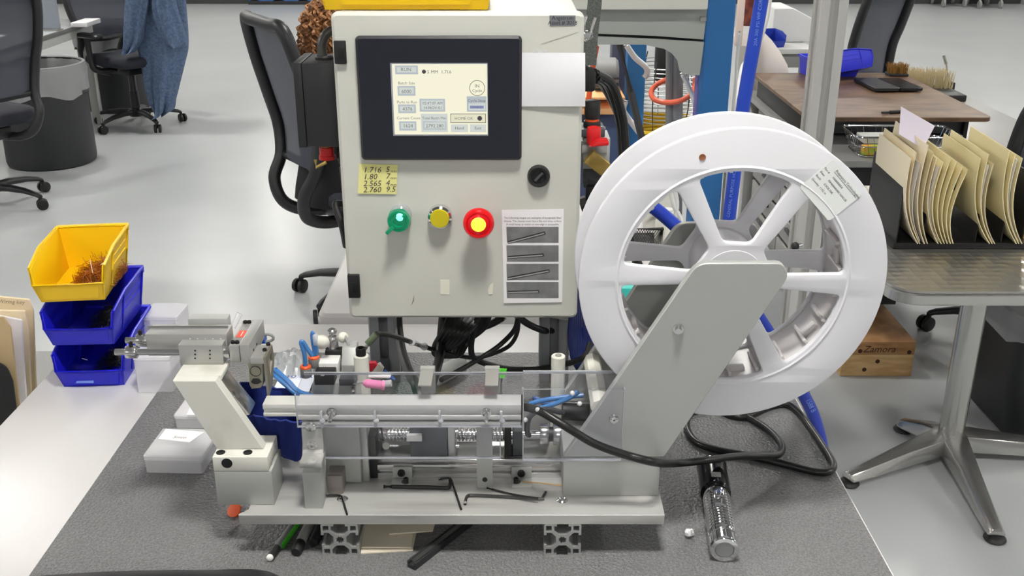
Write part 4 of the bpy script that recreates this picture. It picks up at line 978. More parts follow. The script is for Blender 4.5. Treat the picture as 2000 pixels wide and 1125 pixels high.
for i, (x0, y0, x1, y1) in enumerate(((538, 722, 585, 766), (531, 728, 582, 770))):
    tube('air_tube', TUBEB, None, [aty(x0, y0, 1.16), aty((x0+x1)/2+3, (y0+y1)/2+3, 1.13), aty(x1, y1, 1.10), aty(x1+45, y1+14, 1.09)], .0034, 10, label='light blue air tube running from the gripper to behind the guard', cat='tube', group='air tubes by the gripper')
for i, pts in enumerate((((1046, 800), (1080, 790), (1110, 778), (1130, 765)), ((1030, 790), (1060, 782), (1100, 776), (1140, 772)), ((1040, 776), (1070, 790), (1105, 805), (1140, 798)))):
    tube('air_tube', TUBEB if i < 2 else mat('mid_blue_tube', (60, 95, 160), .3), None, [aty(x, y, 1.10+.012*i) for x, y in pts], .003, 10, label='blue air tube curving behind the right clear guard', cat='tube', group='air tubes behind the right guard')
# snack wrapper, pink connector behind guard
wr = thing('snack_wrapper', 'small red, silver and blue foil wrapper lying behind the grey post', 'wrapper', at(745, 742, BZ+MT))
for nm, c_, pts in (('red_part', (175, 25, 45), [(719, 730), (724, 727), (738, 712), (734, 706), (719, 706)]), ('silver_part', (190, 188, 182), [(720, 735), (745, 736), (750, 718), (742, 708), (736, 712)]), ('blue_part', (30, 85, 175), [(745, 736), (772, 741), (752, 722)])):
    plate(nm, mat(nm+'_foil', c_, .3, .3 if 'silver' in nm else 0), wr, [[q(x, y, 1.165) for x, y in pts]], .006, MXZ(1.165), .001)
pk = thing('pink_connector', 'pink nozzle with clear tip lying behind the clear guard', 'nozzle', aty(724, 749, 1.075))
a_, b_ = aty(709, 748, 1.08), aty(737, 751, 1.08)
MB().lathe([(0, 0), (.002, 0), (.0052, .004), (.0052, .022), (.006, .0225), (.006, .026), (0, .026)], a_, b_-a_, 14).build('nozzle_body', PINK, pk)
cyl('nozzle_tip', STEEL, pk, a_, aty(690, 750, 1.08), .0008, n=8)
cyl('nozzle_tip', FROST, pk, b_, aty(765, 748, 1.08), .004, n=12)
box('white_cap', WHITEP, pk, aty(718, 738, 1.09).x, aty(763, 738, 1.09).x, 1.09, 1.1, aty(718, 740, 1.09).z, aty(718, 734, 1.09).z, .002)
# ================================================================ hex keys on the base plate
HX = 'hex keys left on the base plate'
def hexkey(pts, r, lab, m=BLACKM, n=6):
    return MB().tube([Vector(p) for p in pts], r, n, 3).build('hex_key', m, None, 0, 25, label=lab, cat='hex key', group=HX)
z_ = PZ+.0025
hexkey([at(749, 950, z_), at(800, 951, z_), at(850, 952, z_), at(873, 953, z_), at(878, 950, z_+.001), at(880, 942, z_+.004), at(879, 938, z_+.005)], .0022, 'large black hex key lying along the front of the linear axis')
hexkey([at(857, 937, z_+.003), at(868, 934.5, z_+.003), at(880, 935.5, z_+.003), at(886, 950, z_+.001), at(901, 995, z_-.0012)], .0013, 'thin black hex key pointing to the front edge of the base plate')
hexkey([at(908, 985, z_-.001), at(910, 973, z_), at(914, 968, z_), at(925, 967, z_), at(990, 970, z_), at(1056, 974, z_), at(1060, 971, z_), at(1066, 961, z_)], .0017, 'black hex key with bent ends lying before the clamp strap', mat('worn_black', (60, 60, 60), .3, .5))
hexkey([at(951, 953, z_), at(985, 962, z_), at(1020, 969, z_+.004), at(1052, 973.5, z_+.004)], .0013, 'thin black hex key crossing over a bent one near the strap')
hexkey([at(634, 969, z_), at(645, 967.5, z_), at(664, 968, z_), at(669, 975, z_), at(678, 1005, z_-.001)], .0012, 'small black hex key hooked round the stop block')
tube('straw_fiber', mat('straw', (196, 160, 100), .5), None, [at(1018, 940, PZ+.006), at(1050, 943, PZ+.004), at(1098, 948, PZ+.002)], .0007, 6, label='thin straw coloured fiber lying by the right L bracket', cat='fiber')
box('label_chip', DGREY, None, at(470, 998, PZ).x, at(478, 998, PZ).x, at(474, 1000, PZ).y, at(474, 993, PZ).y, PZ, PZ+.001, .0003, label='tiny dark chip on the left corner of the base plate', cat='chip')
# ================================================================ things under and before the base plate
m0 = BZ+MT
o = MB().lathe([(0, 0), (.0085, 0), (.0095, .003), (.0085, .008), (0, .009)], at(462, 1000, m0), (-.2, -.6, .7), 20).build('orange_plug', ORANGE, None, label='round orange cap peeking out behind the left end of the base plate', cat='plug')
tube('paper_clip', STEEL, None, [at(466, 1026, m0+.001), at(452, 1036, m0+.001), at(445, 1042, m0+.001), at(447, 1044, m0+.001), at(458, 1037, m0+.001)], .0006, 6, label='bent wire paper clip on the mat by the left end of the base plate', cat='paper clip')
def pen(a, b, r, body, cap, lab, capc=None, name='marker_pen'):
    a = Vector(a); b = Vector(b); d = (b-a); L = d.length; d.normalize()
    t = thing(name, lab, 'pen', tuple(a), 'pens under the base plate')
    MB().lathe([(0, .018), (r*.9, .018), (r, .02), (r, L), (0, L)], a, d, 16).build('barrel', body, t)
    MB().lathe([(0, 0), (r*.8, 0), (r*1.02, .003), (r*1.05, .018), (r*.9, .018)], a, d, 16).build('cap', cap, t)
    return t, a, d
t, a, d = pen(at(528, 1088, m0+.0045), at(585, 1008, m0+.0045), .0045, mat('pen_grey', (120, 122, 122), .4), BLACK, 'slim grey and black pen with white tip under the base plate')
MB().ball(a-d*.001, .0042, 10, 6).build('tip', WHITEP, t)
pen(at(550, 1068, m0+.004), at(590, 1012, m0+.004), .0034, mat('green_plastic', (70, 180, 40), .35), mat('green_plastic2', (60, 165, 40), .35), 'bright green pen under the base plate')
pen(at(577, 1079, m0+.006), at(612, 1010, m0+.006), .0062, GREYP, BLACK, 'thick grey marker with black cap under the base plate')
pen(at(612, 1060, m0+.006), at(640, 1000, m0+.006), .0065, BLACK, BLACK, 'glossy black marker beside the left extrusion foot')
CRM = mat('cream_card', (222, 214, 194), .8)
for i, (pts, lab) in enumerate((([(705, 1080), (806, 1074), (815, 1030), (790, 1005), (708, 1005)], 'lower sheet of cream card tucked under the base plate'), ([(706, 1068), (803, 1068), (810, 1020), (790, 1002), (708, 1002)], 'middle sheet of cream card tucked under the base plate'), ([(760, 1042), (845, 1036), (850, 1020), (830, 1005), (760, 1005)], 'upper sheet of cream card tucked under the base plate'))):
    plate('card_sheet', CRM, None, [[tuple(at(x, y, m0+.002+.003*i))[:2] for x, y in pts]], .0015, Matrix.Translation((0, 0, m0+.001+.003*i)), label=lab, cat='card')
# black slide bar
a, b = at(803, 1104, m0+.005), at(905, 1024, m0+.005)
t = thing('slide_bar', 'dark anodised channel bar lying under the front of the base plate', 'bar', tuple(a))
d = (b-a).normalized(); s = Vector((-d.y, d.x, 0))
prof = [(-.006, -.005), (.006, -.005), (.006, .004), (.0035, .004), (.0035, 0), (-.0035, 0), (-.0035, .004), (-.006, .004)]
L = (b-a).length+.05
vs = [a+s*x+Vector((0, 0, z)) for x, z in prof]+[a+d*L+s*x+Vector((0, 0, z)) for x, z in prof]
n = 8
MB().add(vs, [list(range(n)), list(range(2*n-1, n-1, -1))]+[(k, (k+1) % n, (k+1) % n+n, k+n) for k in range(n)]).build('channel', mat('dark_anodised', (58, 60, 62), .35, .5), t, .0004)
MB().add([a+s*x+d*e+Vector((0, 0, z)) for e in (.004, L) for x, z in ((-.003, .0003), (.003, .0003), (.003, .0036), (-.003, .0036))], [(0, 1, 2, 3), (7, 6, 5, 4), (0, 4, 5, 1), (1, 5, 6, 2), (2, 6, 7, 3), (3, 7, 4, 0)]).build('insert_strip', STEEL, t)
# crumb
rnd = random.Random(2); b = MB()
for i in range(4):
    c = at(1345, 1042, m0+.005)+Vector((rnd.uniform(-.004, .004), rnd.uniform(-.003, .003), rnd.uniform(-.002, .003))); b.ball(c, rnd.uniform(.0035, .005), 7, 5)
b.v = [v+Vector((rnd.uniform(-1, 1), rnd.uniform(-1, 1), rnd.uniform(-1, 1)))*.0008 for v in b.v]
b.build('paper_crumb', PAPER, None, 0, 20, weld=False, label='crumpled white scrap on the mat beside the flashlight', cat='scrap')
# ================================================================ flashlight
fr = .0165
fa, fb = at(1415, 1074, m0+fr), at(1388, 900, m0+fr+.002)
fl_ = thing('flashlight', 'ribbed chrome flashlight with black head lying on the mat', 'flashlight', (fa.x, fa.y, m0))
d = (fb-fa); L = d.length; d.normalize()
pr = [(.0104, .0012), (.0108, -.0006), (.0155, -.0006), (.0166, .0012), (.0166, .004), (.0165, .016), (.0155, .0165), (.0155, .019), (.0165, .0195), (.0165, .026)]
z = .026
while z < .098: pr += [(.0167, z+.0005), (.0142, z+.0014), (.0142, z+.0034), (.0167, z+.0043)]; z += .0056
pr += [(.0165, z+.01), (.0155, z+.012)]
MB().lathe(pr, fa, d, 36).build('barrel', CHROME, fl_)
MB().lathe([(0, .0006), (.0100, .0006), (.0106, .0012)], fa, d, 28).build('tail_cap', mat('frosted_tail', (150, 152, 152), .4, .3), fl_)
hd0 = z+.011
MB().lathe([(.0155, hd0), (.0185, hd0+.004), (.0192, hd0+.03), (.0185, hd0+.05), (.0195, hd0+.062), (.0175, hd0+.063), (.012, hd0+.055), (0, hd0+.054)], fa, d, 36).build('head', mat('gloss_black', (14, 14, 15), .15), fl_)
up = Vector((0, 0, 1)); s = d.cross(up).normalized(); u2 = s.cross(d).normalized()
def obox(a0, a1, w, h0, h1): return MB().add([fa+d*e+s*x+u2*zz for e in (a0, a1) for x, zz in ((-w, h0), (w, h0), (w, h1), (-w, h1))], [(0, 1, 2, 3), (7, 6, 5, 4), (0, 4, 5, 1), (1, 5, 6, 2), (2, 6, 7, 3), (3, 7, 4, 0)])
obox(.062, .1, .0065, .0135, .0182).build('switch', CHROME, fl_, .001)
obox(.078, .090, .0045, .0175, .0205).build('switch_knob', CHROME, fl_, .001)
obox(hd0+.012, hd0+.022, .006, .0185, .0197).build('window', mat('grey_gloss', (150, 150, 150), .2), fl_, .0004)
# ================================================================ thick black cord from the rail end across the mat
c0 = aty(1022, 795, 1.0195)
pts = [aty(1020, 794, 1.03), aty(1035, 797, 1.022), aty(1060, 806, 1.005), aty(1110, 836, .990), aty(1160, 866, .988), aty(1220, 888, .99), aty(1280, 903, .995)]
mz = m0+.005
pts += [at(1320, 905, mz+.055), at(1380, 899, mz+.045), at(1440, 891, mz+.035), at(1490, 890, mz+.025), at(1520, 888, mz+.015), at(1527, 872, mz+.006), at(1510, 848, mz+.002), at(1480, 826, mz), at(1440, 806, mz), at(1390, 798, mz), at(1350, 806, mz), at(1341, 832, mz), at(1358, 862, mz), at(1400, 878, mz), at(1460, 890, mz), at(1530, 906, mz), at(1590, 921, mz), at(1618, 921, mz), at(1628, 908, mz), at(1612, 878, mz), at(1585, 838, mz), at(1560, 805, mz), at(1535, 790, mz), at(1500, 795, mz), at(1450, 815, mz), at(1400, 800, mz), at(1360, 780, mz)]
tube('coiled_cable', mat('black_cord', (22, 22, 23), .35), None, pts, .0048, 12, 8, label='thick black cord running from the slide rail and coiling on the mat', cat='cable')
# ================================================================ left-hand folders on a low cabinet
lc = thing('side_cabinet', 'low grey cabinet beyond the left edge of the bench', 'cabinet', (-1.05, 1.6, 0))
box('cabinet_carcass', LEGM, lc, -1.45, -.80, 1.25, 1.95, 0, .70, .004)
box('cabinet_top', GREYP, lc, -1.47, -.785, 1.23, 1.97, .7005, .73, .004)
fh = thing('file_holder', 'black metal file holder beyond the left edge of the bench', 'file holder', (-.9, 1.5, .73))
box('holder_base', BLACK, fh, -1.15, -.80, 1.42, 1.62, .7303, .738, .002)
plate('holder_panel', BLACK, fh, [rpoly([q(-120, 900, 1.43), q(45, 900, 1.43), q(24, 745, 1.43), q(10, 712, 1.43), q(-120, 690, 1.43)], [0, .002, .02, .02, 0])], .003, MXZ(1.432), 0)
plate('holder_panel', BLACK, fh, [rpoly([(-1.15, .74), (-.90, .74), (-.90, .9), (-1.15, .9)], .01)], .003, MXZ(1.60), 0)
KR = mat('kraft_card', (196, 172, 130), .8)
for i, (m_, pts, lab) in enumerate((
    (KR, [(-80, 900), (58, 900), (40, 800), (22, 640), (8, 618), (-80, 618)], 'tan folder at the front of the left file holder'),
    (PAPER, [(-80, 900), (62, 880), (47, 700), (44, 624), (-80, 600)], 'sheaf of white paper in the left file holder'),
    (MANILA, [(-80, 900), (66, 880), (58, 640), (50, 606), (-80, 604)], 'cream folder behind the white papers in the left file holder'),
    (MANILA, [(-80, 900), (76, 880), (70, 700), (66, 606), (58, 584), (0, 578), (-80, 578)], 'manila folder with handwritten tab in the left file holder'))):
    Y = 1.455+.022*i
    f = plate('file_folder', m_, None, [rpoly([q(x, y+i*6 if y > 850 else y, Y) for x, y in pts], .004)], .004, MXZ(Y), .001, label=lab, cat='folder')
    if i == 3: f.name = 'manila_folder'; text('Wiring key', .0095, mat('pencil2', (150, 138, 118), .8), f, aty(-4, 592, Y-.003), (1, 0, -.04), name='handwriting', shear=.3)
# ================================================================ task chairs
def mesh_mat(name, c, cover):
    m = bpy.data.materials.new(name); m.use_nodes = True; nt = m.node_tree; N = nt.nodes; b = N['Principled BSDF']
    b.inputs['Base Color'].default_value = rgb(c); b.inputs['Roughness'].default_value = .7; b.inputs['Alpha'].default_value = cover
    return m
MESHF = mesh_mat('chair_mesh', (62, 66, 78), .93)
SEATF = mat('chair_fabric', (40, 42, 52), .85)
CHB = mat('chair_black_nylon', (30, 31, 34), .42)
def ring_section(c, ax, w, h, n=10):
    s, u = frame(ax); return [c+s*(cos(2*pi*i/n)*w)+u*(sin(2*pi*i/n)*h) for i in range(n)]
def task_chair(label, loc, rz, arms=False, lever=False, sc=1.0, base_rot=.3, back=True, fabric_back=False, seat_z=.47, top=1.14, tilt=0, bw=1.0):
    t = thing('task_chair', label, 'chair', loc, None, rz); local(t); t.scale = (sc,)*3
    dz = seat_z-.47
    cyl('column', mat('chair_column', (60, 60, 62), .3, .4), t, (0, 0, .10), (0, 0, .40+dz), .026, n=16)
    cyl('column_shroud', CHB, t, (0, 0, .09), (0, 0, .26), .036, .031, n=16)
    hub = MB().lathe([(0, .075), (.05, .075), (.055, .085), (.05, .125), (.035, .135), (0, .135)], (0, 0, 0), (0, 0, 1), 20).build('base_hub', CHB, t)
    for k in range(5):
        a = base_rot+2*pi*k/5; d = Vector((cos(a), sin(a), 0)); s = Vector((-d.y, d.x, 0)); rows = []
        for r, z, wd, ht in ((.03, .105, .03, .022), (.12, .108, .026, .020), (.22, .098, .021, .016), (.29, .082, .018, .013), (.315, .07, .015, .012)):
            c = d*r+Vector((0, 0, z)); rows.append([c+s*(wd*cos(2*pi*i/10))+Vector((0, 0, ht*sin(2*pi*i/10))) for i in range(10)])
        b = MB().grid(rows, True); b.f += [list(range(10))[::-1], list(range(40, 50))]
        lg = b.build('base_leg', CHB, t, smooth=60)
        c = d*.318+Vector((0, 0, .03)); cy = s*cos(.6*k)+d*sin(.6*k)
        cyl('caster_stem', CHB, lg, d*.31+Vector((0, 0, .03)), d*.31+Vector((0, 0, .075)), .010, n=10)
        for sg in (-1, 1): cyl('caster_wheel', RUBBER, lg, c+cy*(.006*sg), c+cy*(.024*sg), .030, n=18, bevel=.004)
    # seat
    rows = []
    for z, k in ((.445, .80), (.452, .94), (.475, 1.0), (.505, .985), (.52, .92), (.527, .6), (.528, 0.01)):
        rr = rrect(-.25*k, .25*k, -.235*k, .245*k, .09*k, 5); rows.append([Vector((x, y+.02, z+dz+(.012*(x/.25)**2))) for x, y in rr])
    b = MB().grid(rows, True); b.f.append(list(range(len(rows[0])))[::-1]); b.build('seat', SEATF, t, smooth=60)
    box('seat_mechanism', CHB, t, -.09, .09, -.16, .1, .38+dz, .444+dz, .01)
    if lever:
        MB().tube([(.08, .04, .41+dz), (.2, .05, .39+dz), (.27, .05, .36+dz)], .006, 8).build('lever', CHB, t); MB().tube([(.27, .05, .362+dz), (.32, .05, .33+dz)], .012, 8).build('lever_paddle', CHB, t)
    if not back: return t
    # back: side profile of the frame
    prof = [(-.36, top), (-.325, top-.14), (-.285, top-.30), (-.262, top-.42), (-.272, .62+dz), (-.315, .53+dz), (-.30, .44+dz), (-.22, .395+dz), (-.10, .385+dz)]
    wid = [.20*bw, .235*bw, .235*bw, .215*bw, .185, .165, .13, .10, .085]
    L = [Vector((-w_, y, z)) for (y, z), w_ in zip(prof, wid)]; R = [Vector((w_, y, z)) for (y, z), w_ in zip(prof, wid)]
    topm = [Vector((-.10*bw, -.375, top+.012)), Vector((.10*bw, -.375, top+.012))]
    loop = L[::-1]+topm+R
    MB().tube(loop, .025, 10, 6).build('back_frame', CHB, t, smooth=60)
    MB().tube([L[4]+Vector((0, .01, 0)), Vector((0, -.235, .61+dz)), R[4]+Vector((0, .01, 0))], .018, 10).build('lumbar_bar', CHB, t, smooth=60)
    rows = []
    PL = spline([Vector((0, y, z)) for y, z in prof[:5]], 5); WL = spline([Vector((w_, 0, 0)) for w_ in wid[:5]], 5)
    for p, w_ in zip(PL, WL): rows.append([Vector((w_.x*u, p.y+.03*(u*u-1)+.02, p.z)) for u in [i/5-1 for i in range(11)]])
    if fabric_back:
        rr = [r+[v+Vector((0, -.05+.02*(abs(i-5)/5)**4, 0)) for i, v in list(enumerate(r))[::-1]] for r in rows]
        b = MB().grid(rr, True); n = len(rr[0]); b.f += [list(range(n)), list(range((len(rr)-1)*n, len(rr)*n))]
        b.build('back_cushion', mat('grey_upholstery', (74, 70, 72), .9, bump=.4, bscale=500), t, smooth=60)
    else: MB().grid(rows).build('mesh_back', MESHF, t, smooth=60)
    if arms:
        for s in (-1, 1):
            MB().tube([(s*.12, 0, .42+dz), (s*.27, -.01, .44+dz), (s*.285, -.03, .52+dz), (s*.285, -.04, .66+dz)], .021, 8).build('arm_post', CHB, t, smooth=60)
            plate('arm_pad', CHB, t, [rrect(s*.285-.04, s*.285+.04, -.14, .12, .035)], .03, Matrix.Translation((0, 0, .675+dz)), .01)
    return t
task_chair('black mesh-back office chair behind the control cabinet', (-.61, 4.06, 0), radians(-58), lever=True, top=1.165, seat_z=.48, base_rot=.15)
task_chair('black mesh-back office chair beside the grey trash can with white liner', (-2.86, 5.42, 0), radians(58), top=1.2, base_rot=.0, bw=1.05)
task_chair('black office chair with a blue fleece jacket hung over its back', (-2.74, 7.42, 0), radians(-125), arms=True, base_rot=.12)
task_chair('black mesh-back office chair behind the wooden-topped desk', (1.70, 5.62, 0), radians(44), arms=True, top=1.25)
task_chair('black office chair pushed under the steel desk behind the cafe table', (1.94, 3.62, 0), radians(-14), base_rot=4.3, bw=.8, top=.98, seat_z=.44)
task_chair('dark upholstered chair whose back rises before the bench edge', (-.395, .50, 0), radians(184), fabric_back=True, seat_z=.46, top=.946, bw=.9, base_rot=.5)
# ---- fleece jacket
def pixel_loft(name, m, parent, rows, Y, depth, n=36, amp=.012, k=5, seed=1, dY=None, **kw):
    rnd = random.Random(seed); ph = [rnd.uniform(0, 6) for _ in range(6)]; out = []
    R = spline([Vector(r) for r in rows], 5)
    for j, r in enumerate(R):
        a = aty(r.y, r.x, Y); b = aty(r.z, r.x, Y); c = (a+b)/2; hw = (b.x-a.x)/2; row = []
        for i in range(n):
            t = 2*pi*i/n
            f = 1+amp/max(hw, .02)*(sin(k*t+ph[0]+j*.05)+.6*sin(2.3*k*t+ph[1]-j*.08))
            row.append(Vector((c.x+cos(t)*hw*(1 if abs(cos(t)) > .9 else f), Y+sin(t)*depth*f, c.z)))
        out.append(row)
    b = MB().grid(out, True); b.f += [list(range(n))[::-1], list(range((len(out)-1)*n, len(out)*n))]
    return b.build(name, m, parent, smooth=80, **kw)
FLE = mat('blue_fleece', (96, 114, 142), .95, c2=(78, 96, 126), nscale=60, bump=1, bscale=90)
jk = thing('fleece_jacket', 'blue fleece jacket hanging over the back of an office chair', 'jacket', aty(305, 222, 7.28))
pixel_loft('jacket_body', FLE, jk, [(-60, 262, 352), (-20, 252, 360), (40, 254, 366), (90, 272, 368), (120, 278, 362), (160, 283, 352), (195, 292, 343), (215, 302, 335), (224, 308, 322)], 7.30, .10, amp=.02, k=5, seed=3)
pixel_loft('jacket_sleeve', FLE, jk, [(-60, 250, 300), (0, 246, 292), (50, 245, 283), (80, 245, 276), (98, 246, 262), (104, 248, 255)], 7.17, .06, amp=.012, k=4, seed=5)
pixel_loft('jacket_fold', FLE, jk, [(-40, 300, 340), (10, 296, 345), (50, 305, 357), (80, 318, 366), (92, 335, 360)], 7.16, .05, amp=.012, k=4, seed=8)
# ---- trash cans
LIN = clear_mat('bin_liner', (214, 216, 218), rough=.3, haze=.3, hazec=(242, 244, 246))
def trash_can(label, c, r0, r1, h, lin=True, drop=.18, m=None, n=64, sq=None, group=None):
    t = thing('trash_can', label, 'trash can', (c[0], c[1], 0)); local(t)
    def sect(r, z, kk=1):
        if sq: 
            a, b_ = sq; rr = rrect(-a*r, a*r, -b_*r, b_*r, .06*r/r1, 6); return [Vector((x, y, z)) for x, y in rr]
        return [Vector((r*cos(2*pi*i/n), r*sin(2*pi*i/n), z)) for i in range(n)]
    body = mat('bin_black', (38, 40, 42), .5) if m is None else m
    rows = [sect(r0*.93, .0), sect(r0*.98, .008), sect(r0, .03), sect(r1, h-.03), sect(r1*1.03, h-.03), sect(r1*1.03, h), sect(r1*.97, h), sect(r0*.96, .03)]
    nn = len(rows[0]); b = MB().grid(rows, True); b.f += [list(range(nn))[::-1], list(range(7*nn, 8*nn))]
    b.build('can_body', body, t, smooth=40)
    if not sq:
        for s in (-1, 1): MB().tube([(s*r1*.98, -.06, h*.72), (s*(r1*1.03+.01), 0, h*.72), (s*r1*.98, .06, h*.72)], .012, 8).build('handle', body, t)
    if lin:
        rnd = random.Random(4); rows = []
        prof = [(.90, h*.45), (.955, h-.02), (1.0, h+.006), (1.05, h+.004), (1.065, h-.04), (1.06, h-drop*.7), (1.045, h-drop)]
        for j, (k, z) in enumerate(prof):
            row = sect(r1*k, z)
            row = [v+Vector((v.x, v.y, 0)).normalized()*(rnd.uniform(-.009, .011) if j > 3 else (rnd.uniform(-.006, 0) if j < 2 else 0))+Vector((0, 0, .02*sin(5*atan2(v.y, v.x)+1) if j == len(prof)-1 else 0)) for v in row]
            rows.append(row)
        MB().grid(rows, True).build('liner', LIN, t, smooth=50)
    return t
trash_can('round dark grey trash can with white liner on the floor by the glass-topped desk', (-2.93, 6.38), .268, .262, .62, m=mat('bin_grey', (40, 42, 44), .5))
trash_can('black trash can with clear liner behind the chair holding the jacket', (-3.10, 8.05), .24, .25, .66)
trash_can('black rectangular trash can with knotted clear liner behind the cafe table leg', (1.80, 3.02), .9, 1.0, .42, sq=(.255, .19), drop=.09)
# ---- desk at the upper left
dk = thing('glass_desk', 'grey glass-topped desk with steel legs behind the trash can', 'desk', (-3.6, 6.9, 0))
GLS = mat('grey_glass_top', (196, 200, 202), .08)
box('desk_top', GLS, dk, -4.4, -3.0, 6.1, 7.55, .725, .745, .003)
box('desk_edge', mat('desk_edge_grey', (120, 120, 118), .5), dk, -2.9995, -2.985, 6.1, 7.55, .715, .745, .002)
box('apron', mat('light_grey_panel', (198, 198, 194), .5), dk, -3.05, -3.0, 6.15, 7.5, .66, .714, .002)
for x, y in ((-3.45, 6.25), (-3.05, 7.48), (-4.35, 6.18), (-4.35, 7.48)): box('leg', ALUX, dk, x-.03, x+.03, y-.03, y+.03, 0, .714, .004)
box('modesty_panel', MATS['light_grey_panel'], dk, -3.95, -3.9, 6.3, 7.45, .2, .7, .003)
mn = thing('desk_partition', 'bluish grey screen panel standing on the glass desk', 'panel', (-3.4, 6.9, .745))
plate('panel_sheet', mat('blue_grey_panel', (150, 158, 168), .35), mn, [rrect(aty(72, 20, 6.95).x, aty(112, 20, 6.95).x, .752, 1.15, .01)], .03, MXZ(6.95), .003)
box('panel_foot', GREYP, mn, aty(72, 20, 6.95).x, aty(112, 20, 6.95).x, 6.9, 7.0, .7455, .752, .002)
box('paper_stack', PAPER, None, aty(146, 25, 7.2).x, aty(178, 25, 7.2).x, 7.1, 7.35, .7455, .775, .004, label='stack of white paper on the far end of the glass desk', cat='paper')
# ---- far end of the room
for i, (x0, x1, c, lab) in enumerate(((485, 640, (40, 90, 160), 'blue wrapped pallet lying against the far wall'), (100, 262, (52, 54, 52), 'dark low platform standing against the far wall'))):
    a = at(x0, 9 if i == 0 else 3, 0); b = at(x1, 9 if i == 0 else 3, 0)
    t = thing('floor_pallet', lab, 'pallet', ((a.x+b.x)/2, a.y+.3, 0))
    box('pallet_base', mat('dark_pallet', (45, 45, 48), .7), t, a.x, b.x, a.y, a.y+.6, .0, .05, .005)
    rows = [[Vector((a.x+(b.x-a.x)*u/12, a.y+.01+.58*(v/4), .05+(.0 if v in (0, 4) else .22)+.03*sin(u*1.7+v))) for v in range(5)] for u in range(13)]
    MB().grid(rows).build('wrapped_load', mat('load%d' % i, c, .6), t, smooth=40)
def cart(label, px, py, w):
    c = at(px, py, 0); t = thing('rolling_cart', label, 'cart', tuple(c)); local(t)
    for x in (0, w):
        for y in (0, .45):
            cyl('post', STEEL, t, (x, y, .13), (x, y, 1.4), .0125, n=10)
            w_ = cyl('wheel', GREYP, t, (x-.016, y, .055), (x+.016, y, .055), .055, n=20, bevel=.004); cyl('fork', STEEL, t, (x, y, .06), (x, y, .14), .018, n=8)
    for z in (.2, .7, 1.2): box('shelf', mat('cart_shelf', (140, 142, 140), .4, .5), t, -.02, w+.02, -.02, .47, z, z+.03, .004)
cart('steel rolling cart by the far wall behind the mesh chair', 1842, 14, .3)
cart('second steel rolling cart standing against the far wall at the corner', 1912, 17, .3)
# ================================================================ right-hand desks
WOODT = mat('rustic_wood', (124, 96, 70), .45, c2=(84, 62, 48), nscale=5, aniso=(1.6, 3.5, 3), detail=8, ramp=(.35, .68))
SS = mat('stainless_top', (168, 168, 166), .38, .6)
wd = thing('steel_desk', 'stainless topped desk with grey drawer cabinet right of the aluminium post', 'desk', (1.55, 4.1, 0))
box('desk_top', SS, wd, 1.075, 2.05, 3.45, 4.75, .735, .76, .003)
for x in (1.12, 2.0):
    for y in (3.5, 4.7): box('leg', ALUX, wd, x-.03, x+.03, y-.03, y+.03, 0, .734, .003)
DRW = mat('drawer_grey', (176, 174, 170), .45, .2)
box('drawer_carcass', mat('carcass_dark', (60, 60, 62), .6), wd, 1.13, 1.46, 3.6, 4.6, .16, .733, .003)
for k in range(5):
    z0 = .18+k*.108
    for j in range(2):
        d_ = box('drawer_front', DRW, wd, 1.112, 1.1295, 3.61+j*.495, 4.085+j*.505, z0, z0+.09, .003)
        box('handle', mat('handle_dark', (70, 70, 72), .4, .4), d_, 1.100, 1.1118, 3.76+j*.495, 3.94+j*.495, z0+.055, z0+.07, .002)
ws_ = thing('wooden_riser', 'rustic brown wooden board on a black frame standing on the steel desk', 'riser', (1.41, 4.15, .76))
plate('wood_board', WOODT, ws_, [rrect(1.08, 1.75, 3.69, 4.63, .03)], .018, Matrix.Translation((0, 0, .851)), .003)
RFB = mat('riser_black', (26, 26, 28), .5)
box('riser_side', RFB, ws_, 1.10, 1.115, 3.78, 4.6, .7605, .8415, .001)
box('riser_side', RFB, ws_, 1.69, 1.705, 3.78, 4.6, .7605, .8415, .001)
box('riser_back', RFB, ws_, 1.116, 1.689, 4.55, 4.565, .7605, .8415, .001)
dr1 = box('riser_drawer', mat('riser_drawer_grey', (70, 72, 76), .4), ws_, 1.116, 1.689, 3.80, 3.812, .775, .838, .002)
tb = thing('tablet', 'black folded tablet case lying on the wooden board', 'tablet', (1.58, 4.2, .86))
cM = Matrix.Translation((1.565, 4.28, .872)) @ Matrix.Rotation(radians(4), 4, 'Z')
plate('tablet_back', BLACK, tb, [rrect(-.10, .0, -.12, .12, .01)], .014, cM, .002)
plate('tablet_cover', mat('glossy_dark', (30, 30, 34), .2), tb, [rrect(.002, .1, -.12, .12, .01)], .012, cM, .002)
pe = thing('utility_knife', 'slim black pen knife lying near the front of the wooden board', 'knife', tuple(at(1740, 219, .86)))
a, b = at(1722, 220, .866), at(1762, 218, .866)
cyl('knife_tip', BLACK, pe, a, a.lerp(b, .4), .004, n=10); cyl('knife_body', BLACK, pe, a.lerp(b, .4), b, .0065, n=10)
bb = bin_('storage_bin', 'blue plastic bin lying tilted on the wooden board', mat('royal_blue_bin', (40, 48, 215), .4), (1.545, 4.50, .90), radians(98), W=.14, L=.20, Hh=.09, rx=(radians(-8), radians(18)))
bb2 = bin_('storage_bin', 'blue plastic bin behind the tilted one on the wooden board', MATS['royal_blue_bin'], (1.51, 4.585, .862), radians(95), W=.14, L=.22, Hh=.08)
